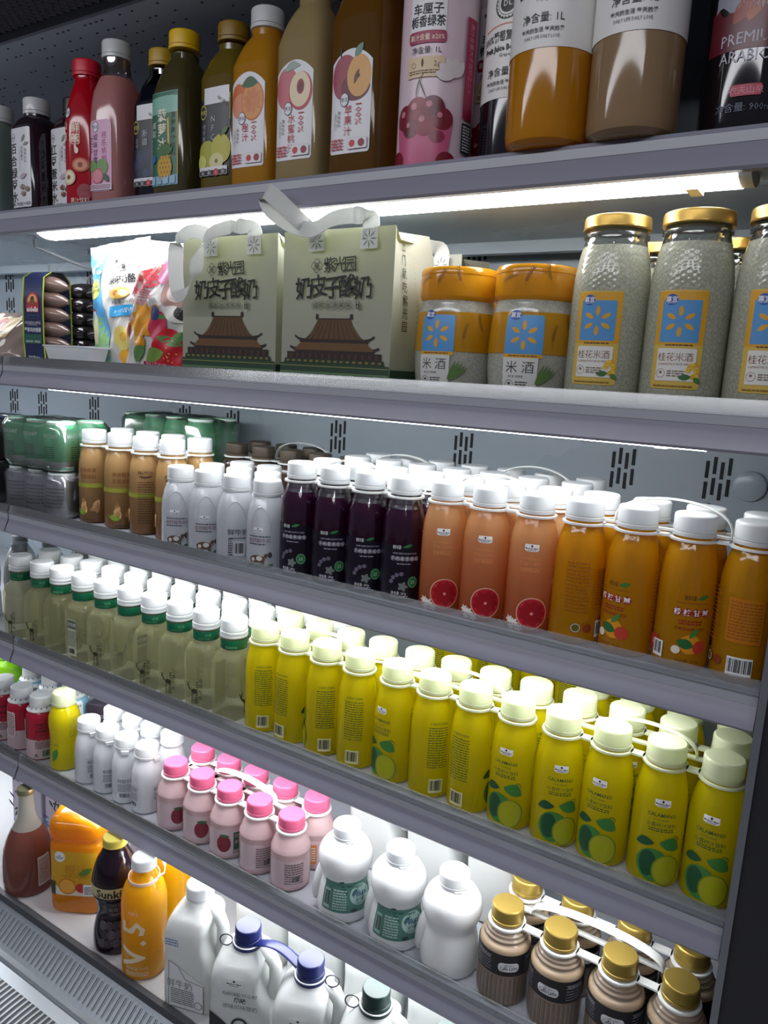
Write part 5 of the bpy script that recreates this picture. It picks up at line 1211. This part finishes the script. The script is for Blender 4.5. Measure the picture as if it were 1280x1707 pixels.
lat = short('coffee_bottle', 'coffee bottle', CP, lambda z: COFB if z < .046 else BEIGE if z < .0865 else CLR, M('a58c44', .34, .65), .107, .1285, art_lat, .0208)
K = Kind(lat); CX = [-.307, -.235, -.160, -.089]; crr = (.22, -.25, .0, .35)
for i, x in enumerate(CX): K.put(x, .05, SURF['E'], to_cam(x, .05)+crr[i], f'gold capped latte bottle with black label, {ORD[i]} of four in front', 'gold capped latte bottles, front row')
for i, x in enumerate(CX): K.put(x, .1185, SURF['E'], i*1.1, f'gold capped latte bottle in the second row, {ORD[i]} from the left', 'gold capped latte bottles, second row')
carrier('white ring carrier with broad arched handle on the gold capped latte', CX, .05, .1185, SURF['E']+.1035, CARW, -.285, -.115, .022, None, None, .0225, .016)
# red berry bottles with white caps and a ticked neck ring
RBP = smooth([(.026, 0), (.0296, .003), (.0300, .010), (.0300, .080), (.0290, .092), (.0250, .101), (.0205, .106), (.0190, .110)], 3)
def art_rb(a):
    b = PI*.03; RD, GY = M('b02a42', .35), M('b9a4a6', .4)
    a.poly([(-b+2*b*i/48, .004) for i in range(49)], [(-b+2*b*i/48, .045) for i in range(49)], GY, 4)
    a.text('MARKETSIDE', 0, .078, .006, M('3a1a22', .5), .028, .02); a.text('沃 集 鲜', 0, .071, .0055, M('3a1a22', .5)); a.text('树莓酸奶', 0, .0635, .0065, M('3a1a22', .5), None, .02)
    for i in range(6): a.disc(-.010+i*.004, .052-.004*(i % 2), .005, M(('8a1a2c', 'a8283c')[i % 2], .4)); a.off -= .00009
    a.fine(-.014, .026, .012, .042, 5, M('6a4a50', .5)); a.text('A', -.012, .012, .012, M('3a3036', .5)); a.barcode(-.002, .006, .018, .024, M('aab8a6', .4)); a.ring(.013, .036, .004, .0005, M('4a3a40', .5))
    o = -b*.5; a.rrect(o-.010, .030, o+.010, .085, .003, M('c9b4b4', .4)); a.fine(o-.008, .034, o+.008, .082, 12, M('6a4a50', .5)); a.disc(b*.5, .022, .006, RD)
def rbx(t, b):
    mb = MB(); mb.lathe([(.019, .1015), (.0270, .1015), (.0275, .103), (.0235, .106), (.0205, .110), (.019, .110)], CAPW, 40, caps=False)
    for i in range(14): q = i*2*PI/14; mb.box(.0222*math.sin(q)-.0008, -.0222*math.cos(q)-.0008, .1052, .0222*math.sin(q)+.0008, -.0222*math.cos(q)+.0008, .1092, M('2a2a2e', .5))
    mb.build('neck_ring', t)
rb = short('berry_yoghurt_bottle', 'yoghurt bottle', RBP, juice('b8203a', .25, .15), CAPW, .1095, .1315, art_rb, .0212, extra=rbx)
K = Kind(rb)
for i, (x, d) in enumerate(((-1.458, .1), (-1.392, .75), (-1.326, .0))): K.put(x, .05, SURF['E'], to_cam(x, .05)+d, 'red berry yoghurt bottle with white cap, ' + ('cut by the left picture edge', 'middle of the three', 'beside the yellow bottle')[i], 'red berry yoghurt bottles')
# lone yellow bottle
YWP = smooth([(.024, 0), (.0278, .003), (.0285, .010), (.0280, .04), (.0272, .058), (.0285, .078), (.0298, .094), (.0285, .110), (.0240, .124), (.0205, .131), (.0200, .136)], 4)
t = short('juice_bottle', 'juice bottle', YWP, juice('d4c60c', .45, .12, 'e0d61a'), LIMECAP, .1315, .158, lambda a: [a.fine(.008, .070, .028, .112, 12, M('8a8a14', .4), .3), a.cut('leaf_print'), a.leaf(-.028, .02, .03, .014, 1.2, LEAFM), a.text('VC', -.02, .055, .009, LEAFD)], .0215)
t.location = (-1.253, .052, SURF['E']); t.rotation_euler = (0, 0, to_cam(-1.253, .05)); tag(t, 'single yellow juice bottle with bulging middle beside the red berry yoghurt', 'juice bottle')
# blue cans and a lime-green bottle at the back left
def art_blue(a):
    for s in (-1, 0, 1):
        o = s*.062
        a.rrect(o-.02, .05, o+.02, .098, .002, M('dfe6ea', .35)); a.text('MARKETSIDE', o, .088, .0068, BLACK, .034, .02); a.text('沃 集 鲜', o, .080, .006, BLACK); a.fine(o-.016, .055, o+.016, .072, 4, M('4a5a6a', .5))
bl = short('blue_yoghurt_bottle', 'yoghurt bottle', [(r*1.1, z, n) for r, z, n in RBP], juice('8fc3da', .25, .2), CAPW, .1095, .1315, art_blue, .0212, extra=rbx)
K = Kind(bl)
for i, x in enumerate((-1.470, -1.400, -1.330)): K.put(x, .125, SURF['E'], to_cam(x, .12), 'pale blue yoghurt bottle behind ' + ('the far left red berry bottles', 'the middle red berry bottle', 'the single yellow bottle')[i], 'pale blue yoghurt bottles')
lg = short('green_drink_bottle', 'drink bottle', smooth([(.026, 0), (.032, .004), (.034, .03), (.034, .085), (.030, .112), (.022, .124), (.020, .128)], 4), juice('86c41a', .3, .15, 'a0dc2a'), M('77d01a', .4), .128, .150, None, .0225)
lg.location = (-1.560, .125, SURF['E']); tag(lg, 'bright green bottle with green cap at the far left, behind the red berry yoghurt', 'drink bottle')
mb = MB(); mb.box(-.028, -.02, 0, .028, .02, .098, M('3c3742', .4), .002); bx = tag(mb.build('small_carton', None, 38, (-1.262, .150, SURF['E'])), 'small dark carton behind the yoghurt drinks, right of the pale blue bottles', 'carton'); bx.rotation_euler = (0, 0, .3)
a = Art(flat(-.0201), .0003); a.text('黑巧', 0, .07, .018, M('a9a4b2', .4)); a.fine(-.02, .03, .02, .05, 4, M('8a8592', .4)); a.build('carton_print', bx)

# ------------------------------------------------------------------ milk jugs
def jug(name, label, w, d, h, mat, cap, cap_r, cap_h, loc, rz, handle=True, capz=None, art=None, ring=None, nk=.019):
    t = thing(name, label, 'milk jug', loc, rz)
    P = []
    body_h = h-cap_h
    prof = [(.90, 0, 5), (.985, .004, 5.5), (1, .014, 6), (1, body_h*.30, 6), (.985, body_h*.50, 6), (1, body_h*.60, 6), (1, body_h*.70, 5.5), (.96, body_h*.78, 4.6), (.84, body_h*.855, 3.6), (.62, body_h*.915, 2.8), (nk/w*1.15, body_h*.965, 2), (nk/w, body_h*.985, 2), (nk/w, body_h+.006, 2)]
    P = smooth([(r*w, z, n) for r, z, n in prof], 4)
    mb = MB(); seg = 72; o = 0
    for r, z, n in P:
        for k in range(seg):
            q = 2*PI*k/seg; e = r*se(q, n); x, y = e*math.sin(q), -e*math.cos(q)*(d/w if r > nk*1.3 else 1)
            if handle and r > nk*1.3:                       # grip hollow beside the handle on the +x side
                m = math.exp(-((z-body_h*.66)/(body_h*.20))**2)*max(0, math.cos(q-PI/2))**1.5; x -= w*.55*m
            mb.v.append((x, y, z))
    mi = mb.m(mat)
    for i in range(len(P)-1):
        for k in range(seg): mb.f.append([i*seg+k, i*seg+(k+1) % seg, (i+1)*seg+(k+1) % seg, (i+1)*seg+k]); mb.mi.append(mi)
    mb.f.append(list(range(seg))[::-1]); mb.mi.append(mi)
    b = mb.build('body', t, 60)
    if handle:
        mb = MB(); mb.tube([(w*.22, 0, body_h*.90), (w*.50, 0, body_h*.885), (w*.78, 0, body_h*.83), (w*.93, 0, body_h*.74), (w*.95, 0, body_h*.62), (w*.93, 0, body_h*.50), (w*.86, 0, body_h*.42)], lambda s: .0105+.003*abs(s-.5), mat, 14); mb.build('handle', t, 80)
    cp = cap_mesh(cap_r, h-cap_h, h, cap, True, 72).build('cap', t)
    if ring:
        mb = MB(); mb.lathe([(cap_r*.98, h-cap_h-.0075), (cap_r*1.18, h-cap_h-.0075), (cap_r*1.22, h-cap_h-.005), (cap_r*1.18, h-cap_h-.0015), (cap_r*.98, h-cap_h-.001)], cap, 48, caps=False); mb.lathe([(cap_r*1.19, h-cap_h-.0018), (cap_r*1.1, h-cap_h-.0006)], WHITE, 48, caps=False); cl = mb.build('cap_collar', t)
        mb = MB(); mb.tube([(ring*(cap_r*1.2+.010)+.0105*math.cos(q), -.004-.006*math.sin(q)*.5, h-cap_h-.006-.009*math.sin(q)*.8) for q in [2*PI*i/28 for i in range(28)]], .0011, M('202228', .4), 6, closed=True); mb.build('pull_ring', cl)
    if art:
        a = Art(lambda u, v, off=0: (u, -(d*1.0+off), v), .0012) if not callable(getattr(art, 'mp', None)) else Art(art.mp); art(a); a.build('label', t)
    return t
JW = milky('d9dcda', .28, .3)
for i, (x, y) in enumerate(((-.590, .190), (-.482, .195), (-.374, .190))):
    jug('milk_jug', 'white milk jug behind the yoghurt bottles, ' + ('left one, beside the strawberry milk', 'middle one', 'right one, beside the latte')[i], .046, .046, .182, JW, CAPW, .021, .02, (x, y, SURF['E']), (.12, .1, .15)[i])

# ------------------------------------------------------------------ bottom deck
ZK = SURF['K']
# frosted glass bottle with a brownish pink drink
GBP = smooth([(.040, 0), (.0455, .003), (.0475, .012), (.0478, .060), (.0465, .085), (.0430, .108), (.0355, .132), (.0260, .152), (.0185, .172), (.0155, .195), (.0148, .222), (.0152, .228)], 4)
GBP = [(r*.97, z*.90, n) for r, z, n in GBP]
t = thing('glass_drink_bottle', 'glass bottle of brownish pink drink with pale neck at the bottom left', 'glass bottle', (-1.300, -.006, ZK), .35)
mb = MB(); mb.lathe(GBP, lambda z: juice('855044', .35, .14, 'a0604e') if z < .133 else juice('c6c8c0', .4, .2, clear=.2), 48); mb.build('body', t)
mb = MB(); mb.lathe([(.0155, .203), (.0170, .204), (.0170, .212), (.0158, .2145), (.0005, .215)], M('8a866a', .3, .6), 40); mb.build('cap', t)
a = Art(surf(GBP), .0006); a.rect(-.055, .016, -.032, .088, M('c9c9ca', .4)); a.fine(-.053, .02, -.034, .08, 12, M('6a5a5a', .5)); a.cut('back_label'); a.rect(.048, .020, .075, .082, M('c9c9c6', .4)); a.fine(.05, .024, .073, .078, 14, M('6a5a5a', .5)); a.build('label', t)
# big orange juice bottle
BJP = smooth([(.046, 0, 4), (.053, .004, 4.2), (.0545, .014, 4.5), (.0545, .10, 4.5), (.0545, .142, 4.5), (.0515, .150, 4.5), (.0545, .160, 4.5), (.0560, .176, 4), (.0545, .186, 3.6), (.047, .195, 3), (.030, .201, 2.2), (.024, .203, 2)], 3)
t = thing('orange_juice_jug', 'large square orange juice bottle with yellow label on the bottom deck', 'juice bottle', (-1.178, .040, ZK), .52)
mb = MB(); mb.lathe(BJP, juice('c9820e', .35, .12, 'dc9418'), 64); mb.build('body', t); cap_mesh(.025, .199, .2120, M('e0a01a', .4)).build('cap', t)
a = Art(surf(BJP), .0010); a.rect(-.05, .042, .05, .135, M('c99a1c', .3)); a.disc(-.026, .123, .011, LBL, .011); a.tag(-.026, .122, .018, LBL, BLACK); a.text('橙汁', .005, .098, .022, M('b8741a', .4)); a.text('ORANGE JUICE', .004, .083, .008, M('b8741a', .4))
a.poly([(-.05+.1*i/16, .043) for i in range(17)], [(-.05+.1*i/16, .078-.024*math.sin(PI*i/16)**.5) for i in range(17)], M('d9d0bd', .35), 2); a.disc(-.012, .062, .017, M('c9701a', .35)); a.disc(-.012, .062, .0145, M('e0a040', .35)); a.disc(.014, .060, .010, M('b0302a', .35)); a.rect(.018, .044, .050, .068, LBL); a.fine(.02, .047, .048, .064, 5, BLACK); a.leaf(.01, .088, .03, .012, .5, M('5a7a2a', .4)); a.rect(-.05, .042, -.036, .07, M('3a3a2a', .5)); a.build('label', t)
# purple grape juice
GR2 = smooth([(.032, 0), (.0385, .004), (.0400, .020), (.0385, .045), (.0330, .075), (.0320, .090), (.0360, .112), (.0400, .128), (.0405, .150), (.0390, .165), (.0330, .190), (.0230, .212), (.0195, .222), (.0190, .228)], 4)
GR2 = [(r, z*.90, n) for r, z, n in GR2]
t = thing('grape_juice_bottle', 'waisted dark purple grape juice bottle on the bottom deck beside the yellow one', 'juice bottle', (-1.032, -.004, ZK), to_cam(-1.0, 0)-.1)
mb = MB(); mb.lathe(GR2, juice('180a16', .08, .08), 48); mb.build('body', t); cap_mesh(.021, .201, .2165, M('b9ad4a', .4)).build('cap', t)
a = Art(surf(GR2), .0007); b = PI*.0405
a.poly([(-b+2*b*i/50, .117) for i in range(51)], [(-b+2*b*i/50, .137) for i in range(51)], M('b9ad7e', .35), 4); a.text('Sunkist', .0, .1265, .0215, M('1c1418', .4), .066, .025); a.poly([(-b+2*b*i/50, .113) for i in range(51)], [(-b+2*b*i/50, .117) for i in range(51)], BLACK)
a.rect(-.014, .074, .022, .109, M('2a2228', .4)); a.text('100%', .004, .102, .010, M('8a8088', .4)); a.text('葡萄汁', .004, .0915, .010, M('8a8088', .4)); a.text('GRAPE', .004, .081, .008, M('8a8088', .4))
for i in range(12): a.disc(-.022+(i % 4)*.013+(i//4 % 2)*.005, .028+(i//4)*.016, .0085, M(('4a4048', '3a3238', '5a5058')[i % 3], .3)); a.off -= .00009
a.build('label', t)
# yellow juice bottle with white neck ring and turned lettering
VP = smooth([(.030, 0), (.0375, .004), (.0390, .014), (.0390, .150), (.0375, .165), (.0330, .182), (.0250, .197), (.0195, .207), (.0180, .214), (.0180, .222)], 4)
VP = [(r, z*.905, n) for r, z, n in VP]
t = thing('juice_bottle', 'bright yellow juice bottle with white cap and turned white lettering on the bottom deck', 'juice bottle', (-.945, -.012, ZK), to_cam(-.92, 0)-.45)
mb = MB(); mb.lathe(VP, juice('d09a0c', .35, .14, 'e0ac18'), 48); mb.build('body', t); cap_mesh(.0208, .198, .2170, CAPW).build('cap', t)
mb = MB(); mb.tube([(.026*math.cos(q), .026*math.sin(q), .179+.002*math.sin(q)) for q in [2*PI*i/30 for i in range(30)]], 0, milky('ecdccd', .3, .4), 8, (.008, .002, (0, 0, 1)), closed=True); mb.tube([(.026, 0, .180), (.035, .004, .187), (.036, .006, .201), (.030, .006, .214)], 0, CAPW, 8, (.010, .002, (0, 1, 0))); mb.build('hang_ring', t)
a = Art(surf(VP), .0006); PW = M('e0d2b0', .4)
a.text('V', -.002, .048, .060, PW, None, .02, PI/2); a.text('.', .016, .077, .06, PW, None, .02, PI/2); a.text('5', -.002, .105, .058, PW, None, .02, PI/2); a.text('NFC', 0, .133, .009, PW); a.text('VJUICE 100%', .004, .026, .0085, PW, .04); a.fine(-.016, .012, .024, .021, 3, PW); a.build('label', t)
t = dup(t, (-.985, .095, ZK), 2.5, 'bright yellow juice bottle half hidden behind the one in front', None)
# white jugs
def art_jl(a):
    a.poly([(-.030, .008), (.034, .008)], [(-.030, .092), (.034, .060)], M('d9dbda', .4)); K_ = M('33363a', .5)
    for p, q in (((-.030, .008), (-.030, .092)), ((-.030, .092), (-.012, .085)), ((-.012, .085), (.0, .064)), ((.0, .064), (.034, .058)), ((.034, .058), (.034, .008)), ((-.030, .008), (.034, .008))):
        dx, dy = q[0]-p[0], q[1]-p[1]; L = math.hypot(dx, dy); a.text('—' if False else 'I', (p[0]+q[0])/2, (p[1]+q[1])/2, .001, K_) if False else a.poly([p, q], [(p[0]+dy/L*.0009, p[1]-dx/L*.0009), (q[0]+dy/L*.0009, q[1]-dx/L*.0009)], K_)
    a.text('鲜牛奶', -.010, .052, .016, M('8a8c90', .5)); a.fine(-.026, .014, .016, .044, 8, M('6a6c70', .5)); a.ring(.024, .020, .007, .0008, K_); a.fine(-.036, .120, -.012, .134, 3, M('5a7aa4', .5))
jug('milk_jug', 'white milk jug with white cap and big handle beside the yellow juice bottle', .0465, .0465, .209, JW, CAPW, .0225, .022, (-.826, .004, ZK), .30, art=art_jl)
def art_jb(a):
    K_ = M('2a2c30', .5); a.tag(-.006, .118, .026, M('e4e6e4', .4), K_); a.text('FLAVORED YOGURT', .004, .100, .0085, K_, .055); a.text('风味', .004, .090, .010, K_, None, .02); a.text('原味风味酸奶', .004, .078, .0095, M('6a6c70', .5), .06)
    a.poly([(-.045, .01), (-.006, .01)], [(-.045, .066), (-.018, .045)], K_); a.ring(.004, .045, .014, .004, K_)
BCAP = M('141f58', .35); GCAP = M('16302c', .35)
jug('yoghurt_jug', 'white yoghurt jug with blue cap, left of the two joined by a strap', .050, .046, .186, JW, BCAP, .0205, .024, (-.714, .000, ZK), .42, art=art_jb, ring=-1)
jug('yoghurt_jug', 'white yoghurt jug with blue cap, right of the two joined by a strap', .050, .046, .190, JW, BCAP, .0205, .024, (-.588, .000, ZK), .42, art=art_jb, ring=1)
mb = MB(); zz = ZK+.160
pts = [(-.697+.092*i/12, .002+.0*i, zz+.002*i/12+.014*math.sin(PI*i/12)) for i in range(13)]
mb.tube(pts, 0, BCAP, 10, (.019, .0028, (0, 1, 0))); tag(mb.build('carry_strap'), 'dark blue plastic strap joining the two blue capped yoghurt jugs', 'strap')
jug('yoghurt_jug', 'white jug with dark green cap and pull ring under the shelf edge', .050, .046, .190, JW, GCAP, .0205, .024, (-.478, .012, ZK), .3, art=art_jb, ring=-1)
jug('yoghurt_jug', 'white jug with dark green cap at the bottom picture edge, farthest right', .050, .046, .186, JW, GCAP, .0205, .024, (-.360, .010, ZK), .3, art=art_jb, ring=-1)
for i, x in enumerate((-.80, -.68, -.56, -.44)):
    jug('milk_jug', 'white milk jug in the second row of the bottom deck, ' + ORD[i] + ' from the left', .05, .05, .19, JW, CAPW, .021, .02, (x, .150, ZK), .4, handle=i % 2 == 0)
# patterned cartons at the back left
for i, (x, y, r) in enumerate(((-1.44, .11, .25), (-1.335, .12, .3), (-1.225, .165, .3))):
    t = thing('patterned_carton', 'white carton with purple and black strokes behind the glass bottle, ' + ('left', 'middle', 'right')[i] + ' one', 'carton', (x, y, ZK), r)
    mb = MB(); mb.box(-.04, -.035, 0, .04, .035, .225, M('c6c4d2', .35), .002); mb.build('box', t)
    a = Art(flat(-.0351), .0003); rs = random.Random(i+4)
    for k in range(40): a.leaf(rs.uniform(-.036, .022), rs.uniform(.02, .205), rs.uniform(.010, .022), .0045, rs.uniform(0, 3), M(('2a2a3a', '5a4a9a', '2a2a3a', '3a8ac0' if i == 1 else '7a6ab0')[k % 4], .4)); a.off -= .00009
    a.text('奶', 0, .11, .045, M('3a3a4c', .4)); a.build('printed_front', t)
